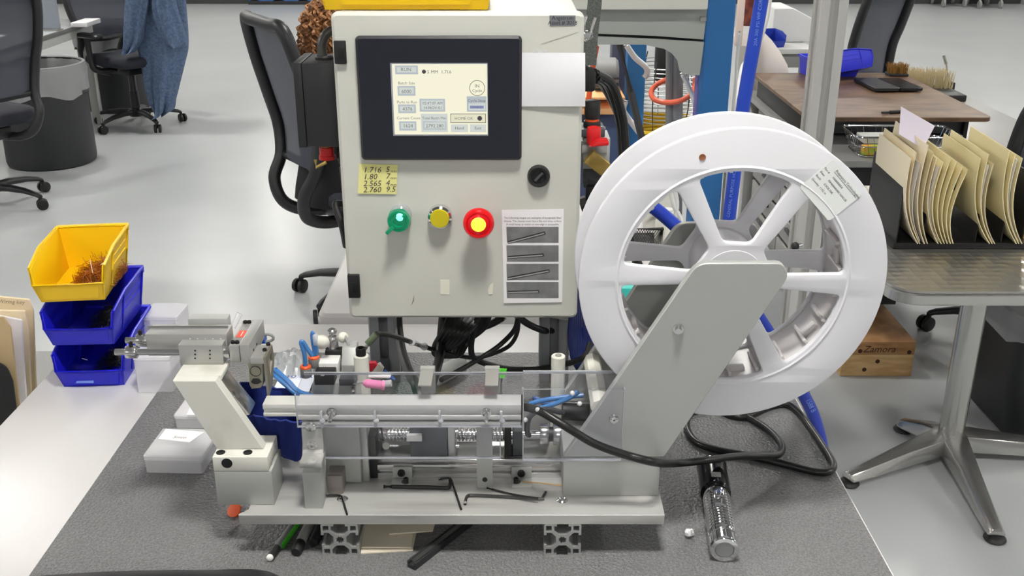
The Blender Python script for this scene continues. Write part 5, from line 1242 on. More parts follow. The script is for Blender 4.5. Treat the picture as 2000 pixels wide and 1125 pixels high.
# brush
def bristles(name, label, m, x0, x1, y0, y1, z0, z1, n, seed):
    rnd = random.Random(seed); b = MB()
    for i in range(n):
        x = rnd.uniform(x0, x1); y = rnd.uniform(y0, y1); h = rnd.uniform(.8, 1.05)
        b.cyl((x, y, z0), (x+rnd.gauss(0, .008), y+rnd.gauss(0, .008), z0+(z1-z0)*h), .0016, .0008, 4, False)
    return b
br = thing('bench_brush', 'wooden brush with pale upright bristles standing on the steel desk', 'brush', (1.86, 4.6, .76))
box('brush_block', BLACK, br, 1.80, 1.99, 4.47, 4.73, .7605, .79, .006)
o = bristles('bristles', '', None, 1.75, 1.985, 4.62, 4.74, .785, .87, 420, 1).build('bristles', mat('pale_bristle', (206, 190, 150), .8), br, weld=False); o['kind'] = 'stuff'
b2 = thing('hand_brush', 'small brush with amber bristles beside the tilted blue bin', 'brush', (1.71, 4.5, .86))
box('brush_back', BLACK, b2, 1.66, 1.745, 4.53, 4.60, .8605, .872, .004)
o = bristles('bristles', '', None, 1.665, 1.74, 4.535, 4.595, .87, .915, 160, 2).build('bristles', mat('amber_bristle', (150, 110, 50), .8), b2, weld=False); o['kind'] = 'stuff'
cd_ = thing('steel_probe', 'thin steel probe standing in a black clip on the steel desk edge', 'probe', tuple(aty(1858, 176, 4.7)))
cyl('probe_rod', STEEL, cd_, aty(1854, 165, 4.7), aty(1848, 125, 4.7), .004, n=8); cyl('probe_tip', STEEL, cd_, aty(1848, 125, 4.7), aty(1843, 109, 4.7), .007, n=8)
box('clip', BLACK, cd_, aty(1849, 170, 4.7).x, aty(1862, 170, 4.7).x, 4.68, 4.74, .7605, aty(1849, 160, 4.7).z, .004)
# wire basket
bk = thing('wire_basket', 'chrome wire basket with papers on the steel desk behind the file sorter', 'basket', (1.27, 3.57, .76))
bx0_, bx1_, by0, by1 = 1.19, 1.56, 3.475, 3.665
for z, k in ((.765, .86), (.80, .94), (.835, 1.0)):
    rr = rrect(-.185*k, .185*k, -.095*k, .095*k, .03); MB().tube([(1.375+x, 3.57+y, z) for x, y in rr], .004 if k == 1 else .0022, 8, 0, True).build('rim_wire' if k == 1 else 'wire', CHROME, bk)
for i in range(14):
    for s in (-1, 1):
        x = -.15+.3*i/13; MB().tube([(1.375+x*.86, 3.57+s*.08, .764), (1.375+x, 3.57+s*.095, .835)], .0015, 5, 0).build('wire', CHROME, bk)
for i in range(6): y = -.07+.028*i; MB().tube([(1.195, 3.57+y, .835), (1.22, 3.57+y*.86, .764), (1.53, 3.57+y*.86, .764), (1.555, 3.57+y, .835)], .0015, 5, 0).build('wire', CHROME, bk)
box('basket_card', mat('card_grey', (188, 190, 186), .6), None, 1.235, 1.36, 3.53, 3.62, .80, .822, .003, label='grey printed card box lying in the wire basket', cat='box')
box('color_pack', mat('green_orange_pack', (150, 190, 70), .6, c2=(235, 150, 60), nscale=20), None, 1.225, 1.30, 3.495, 3.525, .768, .80, .003, label='small green and orange packet at the front of the wire basket', cat='packet')
# ================================================================ cafe table with file sorter
ct = thing('cafe_table', 'square steel-topped cafe table on a polished four-foot pedestal', 'table', (1.355, 2.775, 0))
TX0, TX1, TY0, TY1, TZ = .925, 1.80, 2.303, 3.247, .73
def swirl():
    m = mat('swirled_steel', (186, 184, 178), .28, .8); nt = m.node_tree; b = nt.nodes['Principled BSDF']
    tc = nt.nodes.new('ShaderNodeTexCoord'); mp = nt.nodes.new('ShaderNodeMapping'); mp.inputs['Scale'].default_value = (1, 1, 1)
    v = nt.nodes.new('ShaderNodeTexVoronoi'); v.inputs['Scale'].default_value = 34; v.inputs['Randomness'].default_value = .12
    nt.links.new(tc.outputs['Object'], mp.inputs[0]); nt.links.new(mp.outputs[0], v.inputs['Vector'])
    bp = nt.nodes.new('ShaderNodeBump'); bp.inputs['Strength'].default_value = .55; bp.inputs['Distance'].default_value = .006
    nt.links.new(v.outputs['Distance'], bp.inputs['Height']); nt.links.new(bp.outputs[0], b.inputs['Normal'])
    return m
plate('table_top', swirl(), ct, [rrect(TX0+.004, TX1-.004, TY0+.004, TY1-.004, .075, 8)], .006, Matrix.Translation((0, 0, TZ-.0032)), 0)
PED = mat('polished_pedestal', (190, 189, 186), .24, .85)
plate('table_band', PED, ct, [rrect(TX0, TX1, TY0, TY1, .08, 8)], .030, Matrix.Translation((0, 0, TZ-.0222)), .004)
cyl('column', PED, ct, (1.355, 2.775, .075), (1.355, 2.775, TZ-.04), .037, n=32)
MB().lathe([(0, .02), (.065, .02), (.07, .04), (.055, .075), (.045, .082), (0, .082)], (1.355, 2.775, 0), (0, 0, 1), 28).build('base_hub', PED, ct)
cpt = Vector((1.355, 2.775, 0))
for (px, py) in ((1652, 948), (1945, 1060), (1757, 838), (2160, 905)):
    e = at(px, py, 0); d = (e-cpt); d.z = 0; L = d.length; d.normalize(); s = Vector((-d.y, d.x, 0)); rows = []
    for r, z0, z1, w0, w1 in ((.02, .03, .085, .045, .040), (L*.45, .025, .07, .036, .026), (L*.85, .02, .047, .030, .016), (L, .02, .040, .026, .012)):
        c = cpt+d*r; rows.append([c-s*w0+Vector((0, 0, z0)), c-s*w1+Vector((0, 0, z1)), c+s*w1+Vector((0, 0, z1)), c+s*w0+Vector((0, 0, z0))])
    b = MB().grid(rows, True); b.f += [[3, 2, 1, 0], [12, 13, 14, 15]]
    f = b.build('foot', PED, ct, .006, 40)
    MB().lathe([(0, 0), (.026, 0), (.03, .006), (.026, .013), (.012, .02), (0, .02)], cpt+d*(L-.012), (0, 0, 1), 18).build('foot_pad', RUBBER, f)
# file sorter
fs = thing('file_sorter', 'black desk file sorter with upright dividers on the cafe table', 'file sorter', (1.2, 2.74, TZ))
FY0, FY1 = 2.615, 2.87
SBK2 = mat('sorter_black', (20, 20, 22), .45)
box('sorter_base', SBK2, fs, 1.03, 1.40, FY0, FY1, TZ+.0005, TZ+.018, .002)
for i, px in enumerate((1752, 1803, 1851, 1906, 1957, 1998)):
    X = aty(px, 470, FY0).x
    M = Matrix(((0, 0, 1, X), (1, 0, 0, 0), (0, 1, 0, TZ), (0, 0, 0, 1)))
    plate('divider', SBK2, fs, [rpoly([(FY0+.004, .018), (FY1, .018), (FY1, .212), (FY0+.012, .206), (FY0+.004, .15)], [.001, .002, .02, .012, .03])], .003, M)
def folder(i, px, lab, tabx, m, lean, bulge, top, y0=0, grp='folders'):
    """a folder standing between dividers: thin sheet in the YZ plane, its foot swept to the right"""
    rows = []
    for j in range(13):
        s = j/12; z = TZ+.02+s*(top-TZ-.02)
        X = aty(px, 470, FY0).x + .052*(1-s)**3 - .012*sin(pi*s)*bulge + lean*s
        rows.append([Vector((X+.0*(v), FY0-.012+y0+(FY1-FY0-.01)*v/4, z+.010*(v/4))) for v in range(5)])
    t = thing('file_folder', lab, 'folder', tuple(rows[0][0]))
    MB().grid(rows).build('cover', m, t, smooth=60, solid=.0022)
    return t
MAN = [mat('manila_a', (238, 222, 184), .8), mat('manila_b', (240, 228, 182), .8), mat('manila_c', (240, 228, 200), .8), mat('manila_d', (226, 214, 176), .8)]
rnd = random.Random(11)
def papers(px, lab, lean, bulge, top, n=3):
    t = None
    for k in range(n):
        rows = []
        for j in range(11):
            s = j/10; z = TZ+.025+s*(top-TZ-.025-.01*k)
            X = aty(px+1.4*k, 470, FY0).x + .048*(1-s)**3 - .011*sin(pi*s)*bulge + lean*s
            rows.append([Vector((X, FY0-.006+.008*k+(FY1-FY0-.02)*v/4, z+.006*v/4)) for v in range(5)])
        if t is None: t = thing('paper_sheaf', lab, 'papers', tuple(rows[0][0]))
        MB().grid(rows).build('sheet', PAPER, t, smooth=60, solid=.0012)
specs = [  # px at foot, lean, bulge, top, material
 ('first', [(1753, -.000, .3, .985, 2), (1757, .006, .35, 1.0, 0), (1766, .022, .2, 1.02, 2), (1772, .030, .0, 1.0, 3)]),
 ('second', [(1793, .012, .5, .985, 0), (1799, .022, .5, .975, 1), (1805, .032, .4, .985, 1), (1811, .040, .3, .975, 1), (1817, .050, .2, .965, 1), (1822, .058, .1, .955, 1)]),
 ('third', [(1893, -.012, .6, .985, 1), (1898, .000, .5, .995, 1), (1903, .010, .4, .97, 3)]),
 ('fourth', [(1945, -.012, .6, 1.005, 1), (1950, -.002, .5, .995, 1), (1956, .010, .4, .985, 1)])]
for nm, L in specs:
    for i, (px, lean, bulge, top, mi) in enumerate(L):
        folder(i, px, 'manila folder in the %s filled slot of the black file sorter' % nm, 0, MAN[mi], lean, bulge, top)['group'] = 'folders in the %s sorter slot' % nm
papers(1761, 'white papers leaning in the first slot of the file sorter', .018, .2, .97, 4)
papers(1797, 'white papers in the second filled slot of the file sorter', .018, .5, .96, 2)
papers(1901, 'white papers in the third filled slot of the file sorter', .004, .5, .965, 2)
papers(1953, 'white papers in the fourth filled slot of the file sorter', .004, .5, .98, 2)
ls_ = thing('loose_sheet', 'lavender white sheet sticking up high from the file sorter', 'paper sheet', tuple(aty(1790, 290, 2.72)))
P = [aty(1756, 262, 2.66), aty(1803, 290, 2.66), aty(1826, 246, 2.80), aty(1760, 208, 2.80)]
MB().add(P, [(0, 1, 2, 3)]).build('sheet', mat('lavender_paper', (232, 224, 238), .8), ls_, solid=.0008)
yb = thing('yellow_holder', 'bright yellow plastic edge beside the right end of the file sorter', 'holder', tuple(at(1997, 470, TZ)))
box('holder_body', YEL, yb, aty(1994, 470, 2.66).x, aty(2040, 470, 2.66).x, 2.66, 2.8, TZ+.0005, aty(1994, 440, 2.66).z, .003)
# ---- wooden block on the floor
wb = thing('wood_block', 'two-layer glued timber block lying on the floor behind the reel', 'wood block', (1.31, 3.5, 0))
PINE = mat('pine', (226, 190, 136), .6, c2=(208, 168, 114), nscale=6, aniso=(2, 2, 10), detail=6)
PIN2 = mat('pine_brown', (192, 146, 98), .6, c2=(164, 116, 74), nscale=6, aniso=(2, 2, 10), detail=6)
w0, w1 = at(1640, 735, 0), at(1782, 738, 0)
box('timber', PINE, wb, w0.x, w1.x, w0.y, w0.y+.5, 0, .086, .003)
box('timber', PIN2, wb, w0.x, w1.x, w0.y, w0.y+.5, .0865, .136, .003)
BRN = mat('brand_mark', (70, 42, 28), .8)
text('Zamora', .036, BRN, wb, (w0.x+.07, w0.y-.001, .096), shear=.3, name='brand_mark')
for px, py in ((1688, 722), (1714, 706), (1680, 686), (1776, 688)): p = aty(px, py, w0.y-.0004); cyl('knot', BRN, wb, p, p+Vector((0, .001, 0)), .008, n=12)
# ================================================================ aluminium post, hoses
PX = .549
ps = thing('aluminium_post', 'tall slotted aluminium extrusion post beside the workbench', 'post', (PX, 1.82, 0))
plate('extrusion', mat('post_aluminium', (192, 191, 188), .38, .45), ps, tslot(.024), 2.5, Matrix.Translation((PX, 1.82, 1.256)), 0)
box('foot_plate', ALUM, ps, PX-.06, PX+.06, 1.76, 1.88, .0, .0055, .001)
p = aty(1553, 481, 1.79); pk_ = cyl('knob_stud', STEEL, ps, p+Vector((.012, .005, 0)), p, .005, n=12); MB().ball(p, .008, 12, 8).build('knob', BLACK, pk_)
# blue hoses
h1 = tube('blue_hose', HOSE, None, [aty(1492, -30, 2.25), aty(1484, 20, 2.25), aty(1470, 100, 2.25), aty(1456, 180, 2.25), aty(1444, 260, 2.25), aty(1432, 360, 2.25), aty(1424, 430, 2.25), aty(1420, 520, 2.25), aty(1420, 620, 2.3), at(1440, 760, .02)], .0150, 14, 8, label='thick blue air hose running straight down behind the reel', cat='hose')
for s_, x0, y0, x1, y1 in (('GENERAL PURPOSE HOSE', 1425, 425, 1438, 330), ('20A 300 PSI WP CORTECO', 1478, 90, 1488, 10)):
    a, b = aty(x0, y0, 2.232), aty(x1, y1, 2.232); d = (b-a).normalized()
    text(s_, .0105, mat('hose_print', (120, 150, 225), .6), h1, a, d, Vector((-d.z, 0, d.x)), name='hose_print')
h2 = tube('blue_hose', mat('blue_hose_dark', (24, 54, 165), .38), None, [aty(1190, 340, 1.42), aty(1230, 368, 1.40), aty(1262, 394, 1.38), aty(1300, 424, 1.37), aty(1345, 464, 1.36), aty(1400, 515, 1.36), aty(1450, 575, 1.36), aty(1500, 648, 1.37), aty(1535, 705, 1.38), aty(1570, 772, 1.40), aty(1590, 815, 1.41), aty(1607, 880, 1.42), aty(1612, 960, 1.43), aty(1612, 1040, 1.44)], .0098, 14, 8, label='blue air hose crossing behind the reel and dropping past the bench edge', cat='hose')
a = aty(1571, 778, 1.388); b = aty(1586, 808, 1.398); d = (b-a).normalized(); text('1588 B', .011, MATS['hose_print'], h2, a-Vector((0, .006, 0)), d, Vector((-d.z, 0, d.x)), name='hose_print')
a = aty(1331, 452, 1.349); b = aty(1343, 463, 1.349); d = (b-a).normalized(); text('15', .011, MATS['hose_print'], h2, a, d, Vector((-d.z, 0, d.x)), name='hose_print')
# ================================================================ blue-framed machine behind
BST = mat('blue_steel', (42, 112, 178), .45)
GRYB = mat('machine_grey', (168, 172, 168), .5)
fm = thing('blue_framed_press', 'grey hood panel and white beam on a blue steel column behind the reel', 'machine', (.6, 3.2, 0))
X0_, X1_ = aty(1373, 115, 3.2).x, aty(1430, 115, 3.2).x
box('column', BST, fm, X0_, X1_, 3.2, 3.32, 0, 2.4, .006)
box('beam', mat('beam_white', (222, 222, 214), .5), fm, aty(1100, 10, 3.12).x, aty(1383, 10, 3.12).x, 3.12, 3.35, aty(1300, 19, 3.12).z, aty(1300, 19, 3.12).z+.25, .004)
plate('hood_upper', GRYB, fm, [[q(1100, 19, 3.19), q(1381, 19, 3.19), q(1374, 77, 3.19), q(1280, 70, 3.19), q(1100, 63, 3.19)]], .01, MXZ(3.193), 0)
plate('hood_gap', BLACK, fm, [[q(1100, 60, 3.2), q(1374, 70, 3.2), q(1374, 83, 3.2), q(1280, 80, 3.2), q(1100, 72, 3.2)]], .006, MXZ(3.212), 0)
plate('hood_lower', GRYB, fm, [[q(1100, 68, 3.19), q(1280, 76, 3.19), q(1375, 82, 3.19), q(1366, 147, 3.19), q(1336, 145, 3.19), q(1327, 138, 3.19), q(1323, 118, 3.19), q(1312, 104, 3.19), q(1296, 95, 3.19), q(1258, 87, 3.19), q(1100, 87, 3.19)]], .01, MXZ(3.193), 0)
box('hood_clip', GREYP, fm, aty(1368, 40, 3.17).x, aty(1380, 40, 3.17).x, 3.17, 3.186, aty(1370, 42, 3.17).z, aty(1370, 33, 3.17).z, .002)
def vpost(name, lab, m, px0, px1, Y, d, py=160, zt=2.2, bev=.004, z0=0):
    a, b = aty(px0, py, Y).x, aty(px1, py, Y).x; t = thing(name, lab, 'post', ((a+b)/2, Y, z0)); box('post_bar', m, t, a, b, Y, Y+d, z0+.012, zt, bev); box('post_foot', m, t, a-.02, b+.02, Y-.02, Y+d+.02, z0, z0+.0115, .002); return t
vpost('grey_post', 'violet grey square post behind the hood panel', mat('violet_grey', (112, 114, 136), .5), 1193, 1221, 3.75, .08)
vpost('blue_post', 'bright blue steel post behind the hood panel', mat('bright_blue_steel', (60, 138, 205), .45), 1224, 1260, 3.62, .07)
pp_ = thing('grey_pipe', 'pair of grey vertical pipes before the yellow hose cage', 'pipe', tuple(aty(1318, 240, 3.45)))
GPI = mat('grey_pipe_paint', (128, 130, 132), .4)
for a_, b_, r in ((1309, 1306, .014), (1323, 1321, .02)):
    cyl('pipe', GPI, pp_, aty(a_, 60, 3.5), aty(b_, 420, 3.42), r, n=14)
tube('orange_hose', mat('orange_hose', (238, 110, 80), .4), None, [aty(1334, 140, 3.7), aty(1310, 152, 3.55), aty(1283, 165, 3.5), aty(1272, 180, 3.48), aty(1278, 194, 3.46), aty(1300, 200, 3.44), aty(1325, 198, 3.40), aty(1345, 188, 3.4), aty(1356, 172, 3.44), aty(1358, 155, 3.5)], .009, 10, label='orange hose looped round the grey pipes behind the hood', cat='hose')
# floor fan with wire cage
cg_ = thing('cage_fan', 'round wire cage with black motor behind the grey pipes', 'fan', tuple(aty(1305, 205, 4.0)))
fc = aty(1300, 148, 4.35); WIR = mat('cage_wire', (210, 212, 212), .35, .5); BW = mat('cage_wire_dark', (60, 60, 62), .4)
for k in range(14): r = .21*(1-.0*k); zz = fc.z-.17+.017*k; MB().tube([(fc.x+(.19-.03*abs(k-5)/8)*cos(t), fc.y+(.19-.03*abs(k-5)/8)*sin(t), zz) for t in [i*2*pi/24 for i in range(24)]], .0026, 5, 0, True).build('cage_ring', WIR, cg_)
for k in range(16):
    a_ = 2*pi*k/16; MB().tube([(fc.x+.17*cos(a_), fc.y+.17*sin(a_), fc.z-.2), (fc.x+.195*cos(a_), fc.y+.195*sin(a_), fc.z-.06), (fc.x+.16*cos(a_), fc.y+.16*sin(a_), fc.z+.08)], .0026, 5, 3).build('cage_rib', BW, cg_)
cyl('motor', BLACK, cg_, fc+Vector((.02, 0, -.02)), fc+Vector((.02, 0, .16)), .07, n=20, bevel=.01)
YH = mat('yellow_hose', (225, 185, 30), .45)
yh = thing('yellow_hose_coil', 'coil of yellow hose lying under the wire cage', 'hose', (fc.x, fc.y, fc.z-.3))
for k in range(6): MB().tube([(fc.x+.205*cos(t), fc.y+.205*sin(t), fc.z-.29+.017*k) for t in [i*2*pi/28 for i in range(28)]], .0095, 8, 0, True).build('coil_turn', YH, yh)
st = thing('low_stand', 'grey low stand carrying the yellow hose coil', 'stand', (fc.x, fc.y, 0)); box('stand_top', GREYP, st, fc.x-.3, fc.x+.3, fc.y-.28, fc.y+.28, fc.z-.33, fc.z-.302, .004)
for sx_ in (-.25, .25):
    for sy_ in (-.24, .24): box('leg', GREYP, st, fc.x+sx_-.02, fc.x+sx_+.02, fc.y+sy_-.02, fc.y+sy_+.02, 0, fc.z-.331, .002)
# shelf with a motor; the orange light on it is painted into its colour
sh_ = thing('orange_lit_shelf', 'shelf with orange light painted into its colour between the posts behind the cabinet', 'shelf', tuple(aty(1180, 225, 3.45)))
OSH = mat('orange_light_tone', (250, 190, 130), .5)
a, b = aty(1120, 200, 3.45), aty(1221, 200, 3.45)
for y0_, y1_ in ((224, 212), (195, 190)):
    box('shelf_board', OSH, sh_, a.x, b.x, 3.45, 3.7, aty(1180, y0_, 3.45).z, aty(1180, y1_, 3.45).z, .003)
box('shelf_side', OSH, sh_, a.x-.03, a.x-.001, 3.45, 3.7, 0, aty(1180, 190, 3.45).z, .003); box('shelf_panel', mat('slate_blue_panel', (74, 92, 130), .5), sh_, a.x, b.x, 3.55, 3.58, .02, aty(1180, 226, 3.45).z, .003)
mo = thing('electric_motor', 'grey finned electric motor on the orange-lit shelf', 'motor', tuple(aty(1178, 188, 3.6)))
mp0, mp1 = aty(1165, 135, 3.62), aty(1193, 135, 3.62); MB().lathe([(0, 0), (.05, 0), (.06, .01), (.06, .075), (.05, .085), (0, .085)], (mp0.x-.01, 3.62, mp0.z-.02), (1, 0, 0), 24).build('motor_body', GREYP, mo)
for k in range(9): a_ = pi*k/8; MB().box(0, .08, .055, .072, -.004, .004).xf(Matrix.Translation((mp0.x-.008, 3.62, mp0.z-.02)) @ Matrix.Rotation(a_-pi, 4, 'X')).build('cooling_fin', DGREY, mo)
box('motor_foot', DGREY, mo, mp0.x, mp1.x, 3.58, 3.66, aty(1180, 188, 3.6).z, mp0.z-.07, .002)
tube('orange_cable', ORANGE, None, [aty(1166, 85, 3.4), aty(1158, 130, 3.38), aty(1150, 190, 3.36), aty(1146, 225, 3.35)], .009, 8, label='orange cord hanging behind the cabinet strap', cat='cord')
tube('brace_rod', mat('dark_rod', (58, 58, 62), .4), None, [aty(1210, 86, 3.3), aty(1232, 180, 3.28), aty(1258, 290, 3.26)], .012, 10, 0, label='thin dark brace rod slanting before the bright blue post', cat='rod')
for pts, lab in ((((1222, 86), (1240, 112), (1262, 132), (1263, 146), (1258, 152)), 'white cable curling past the bright blue post'), (((1222, 196), (1218, 215), (1228, 232), (1250, 262)), 'white cable slanting down across the bright blue post')):
    tube('white_cable', WHITEP, None, [aty(x, y, 3.55) for x, y in pts], .010, 8, label=lab, cat='cable')
tube('white_strip', WHITEP, None, [aty(1332, 142, 3.3), aty(1345, 170, 3.3), aty(1356, 200, 3.3), aty(1360, 240, 3.3)], .008, 8, label='white strip hanging beside the blue column', cat='strip')
box('lilac_tube', clear_mat('lilac_film', (180, 160, 220), haze=.5, hazec=(190, 170, 230)), None, aty(1357, 190, 3.25).x, aty(1366, 190, 3.25).x, 3.25, 3.27, aty(1360, 240, 3.25).z, aty(1360, 146, 3.25).z, .002, label='translucent lilac strip hanging by the blue column', cat='strip')
# ---- white duct with rust sleeve
du = thing('exhaust_duct', 'white flexible duct with a rust coloured sleeve beside the blue column', 'duct', tuple(aty(1470, 230, 4.92)))
RST = mat('rust_sleeve', (128, 62, 48), .8, c2=(90, 40, 34), nscale=30)
DUW = mat('duct_white', (222, 214, 208), .6)
a, b = aty(1474, -30, 4.92), aty(1470, 52, 4.92); cyl('rust_sleeve', RST, du, b, a, .05, n=20)
cyl('duct_collar', WHITEP, du, aty(1470, 64, 4.92), aty(1470, 48, 4.92), .056, n=20)
b = MB(); pts = [(1470, 64, .056), (1476, 78, .075), (1486, 100, .09), (1498, 125, .095), (1504, 150, .09), (1505, 200, .09)]; rows = []
for x, y, r in pts:
    c = aty(x, y, 4.92); rows.append([c+Vector((r*cos(2*pi*i/20), r*sin(2*pi*i/20), 0)) for i in range(20)])
b.grid(rows, True).build('duct_bag', DUW, du, smooth=60)
box('duct_strap', mat('duct_pinkish', (226, 206, 196), .6), du, aty(1440, 40, 4.7).x, aty(1453, 40, 4.7).x, 4.7, 4.73, aty(1440, 90, 4.7).z, aty(1440, -20, 4.7).z, .004)
cyl('duct_pipe', mat('duct_grey', (176, 174, 170), .5), du, aty(1452, 330, 4.9), aty(1455, 88, 4.9), .035, n=18)
tube('white_cable', WHITEP, None, [aty(1506, -10, 4.4), aty(1497, 40, 4.4), aty(1483, 85, 4.4), aty(1465, 112, 4.4), aty(1450, 130, 4.3), aty(1440, 180, 4.2), aty(1430, 240, 4.1), Vector((aty(1425, 240, 4.1).x, 4.05, .008))], .008, 8, label='white cord hanging in a curve beside the exhaust duct', cat='cord')
tube('white_cable', WHITEP, None, [aty(1445, 60, 3.6), aty(1440, 110, 3.6), aty(1437, 160, 3.6), aty(1430, 240, 3.6), Vector((aty(1430, 240, 3.6).x, 3.6, .008))], .006, 8, label='thin white cord hanging along the blue column', cat='cord')
# ---- grey work table beyond the wooden desk
gt_ = thing('work_table', 'white work table far behind the wooden board', 'table', (1.75, 6.0, 0))
a, b = at(1470, 96, .75), at(1640, 96, .75)
box('table_top', mat('table_white', (214, 214, 210), .4), gt_, a.x, 1.78, a.y, a.y+1.0, .72, .75, .003)
for x in (a.x+.05, 1.73):
    for y in (a.y+.05, a.y+.95): box('leg', GREYP, gt_, x-.025, x+.025, y-.025, y+.025, 0, .719, .003)
box('apron', GREYP, gt_, a.x+.03, 1.75, a.y+.02, a.y+.04, .64, .7195, .002)
wt = thing('white_roll', 'white plastic sheeting folded on the far work table', 'sheeting', tuple(at(1560, 85, .75)))
MB().prism([(0, 0), (.42, 0), (.42, .05), (.12, .2), (0, .2)], 0, .35, 'y').xf(Matrix.Translation((at(1510, 85, .75).x, at(1510, 85, .75).y+.05, .7505))).build('sheet_body', WHITEP, wt, .01)
bin_('storage_bin', 'blue plastic bin on the far work table beside the duct', mat('bin_far_blue', (36, 62, 170), .4), tuple(at(1513, 93, .7505)), radians(8), W=.13, L=.18, Hh=.085)
# ---- things on the table behind the bench
Z2 = BZ+.0125
tc_ = thing('teal_box', 'small teal box on the white table behind the reel', 'box', tuple(at(1228, 602, Z2)))
a, b = at(1198, 604, Z2), at(1252, 604, Z2)
box('box_body', mat('teal', (60, 190, 180), .5), tc_, a.x, b.x, a.y, a.y+.06, Z2, Z2+.04, .002); box('box_label', mat('teal_dark', (30, 120, 115), .5), tc_, a.x+.004, b.x-.004, a.y-.0012, a.y-.0002, Z2+.003, Z2+.014, 0)
tr = thing('mesh_tray', 'black wire mesh tray on the white table behind the reel', 'tray', tuple(at(1250, 492, Z2)))
a, b = at(1170, 492, Z2), at(1292, 492, Z2); hT = .05
MS = mat('mesh_black', (24, 24, 24), .5)
for i in range(26):
    x = a.x+(b.x-a.x)*i/25
    for s in (-1, 1): MB().tube([(x, a.y, Z2+.002), (min(max(x+s*.03, a.x), b.x), a.y, Z2+hT)], .0008, 4, 0).build('mesh_wire', MS, tr)
MB().tube([(a.x, a.y, Z2+hT), (b.x, a.y, Z2+hT), (b.x, a.y+.12, Z2+hT), (a.x, a.y+.12, Z2+hT)], .0035, 6, 0, True).build('tray_rim', MS, tr)
box('tray_floor', MS, tr, a.x, b.x, a.y, a.y+.12, Z2, Z2+.002, 0)
bs = thing('tan_box', 'tan cardboard box standing behind the mesh tray', 'box', tuple(at(1260, 455, Z2)))
a, b = aty(1180, 440, 2.25), aty(1296, 440, 2.25)
box('box_body', mat('tan_card', (206, 176, 128), .7), bs, a.x, b.x, 2.2, 2.33, Z2, aty(1260, 436, 2.25).z, .002)
box('box_lid', mat('tan_card_light', (226, 198, 150), .7), bs, a.x-.004, b.x+.004, 2.196, 2.334, aty(1260, 436, 2.25).z+.0005, aty(1260, 430, 2.25).z+.004, .002)
def bottle(px, py, Y, r, h, lab, z0=Z2, capc=WHITEP, m=FROST):
    c = aty(px, py, Y); t = thing('bottle', lab, 'bottle', (c.x, Y, z0))
    MB().lathe([(0, 0), (r*.95, 0), (r, .004), (r, h*.68), (r*.8, h*.78), (r*.4, h*.82), (r*.4, h*.86)], (c.x, Y, z0), (0, 0, 1), 20).build('bottle_body', m, t); MB().lathe([(0, h), (r*.42, h), (r*.45, h*.98), (r*.45, h*.84), (0, h*.84)], (c.x, Y, z0), (0, 0, 1), 16).build('cap', capc, t)
bottle(1302, 470, 2.02, .026, .085, 'small white plastic bottle beside the mesh tray', capc=WHITEP, m=mat('bottle_white', (226, 224, 216), .4))
bottle(1288, 380, 2.16, .034, .17, 'large white plastic bottle behind the mesh tray', m=MATS['bottle_white'])
yc = MB().lathe([(0, 0), (.008, 0), (.008, .012), (.005, .014), (.005, .02), (0, .02)], at(1306, 487, Z2+.006), (.8, -.2, .1), 12).build('yellow_plug', YEL, None, label='tiny yellow plug lying beside the small white bottle', cat='plug')
for pts, lab in ((((1316, 360), (1322, 400), (1318, 440), (1325, 470)), 'white flat cable hanging behind the left reel spokes'), (((1306, 350), (1316, 400), (1330, 430), (1334, 470)), 'second white flat cable hanging behind the left reel spokes')):
    tube('white_cable', WHITEP, None, [aty(x, y, 1.62) for x, y in pts]+[Vector((aty(pts[-1][0], 470, 1.62).x, 1.62, BZ+.004))], .004, 8, label=lab, cat='cable')
for k in range(4):
    tube('black_cable', RUBBER, None, [at(1195+4*k, 560+6*k, BZ+.06), at(1212, 590+4*k, BZ+.05), at(1235-6*k, 600+7*k, BZ+.03), at(1250, 640+3*k, BZ+.02)], .0042, 8, label='black cable tangled behind the lower left reel window', cat='cable', group='cables behind the lower left reel window')
# grey foam scrap on the mat behind the machine
tube('foam_roll', mat('pale_foam', (196, 200, 196), .8), None, [at(850, 738, BZ+.014), at(880, 722, BZ+.016), at(900, 712, BZ+.016)], .014, 12, label='rolled pale grey film lying under the hanging cables', cat='film')
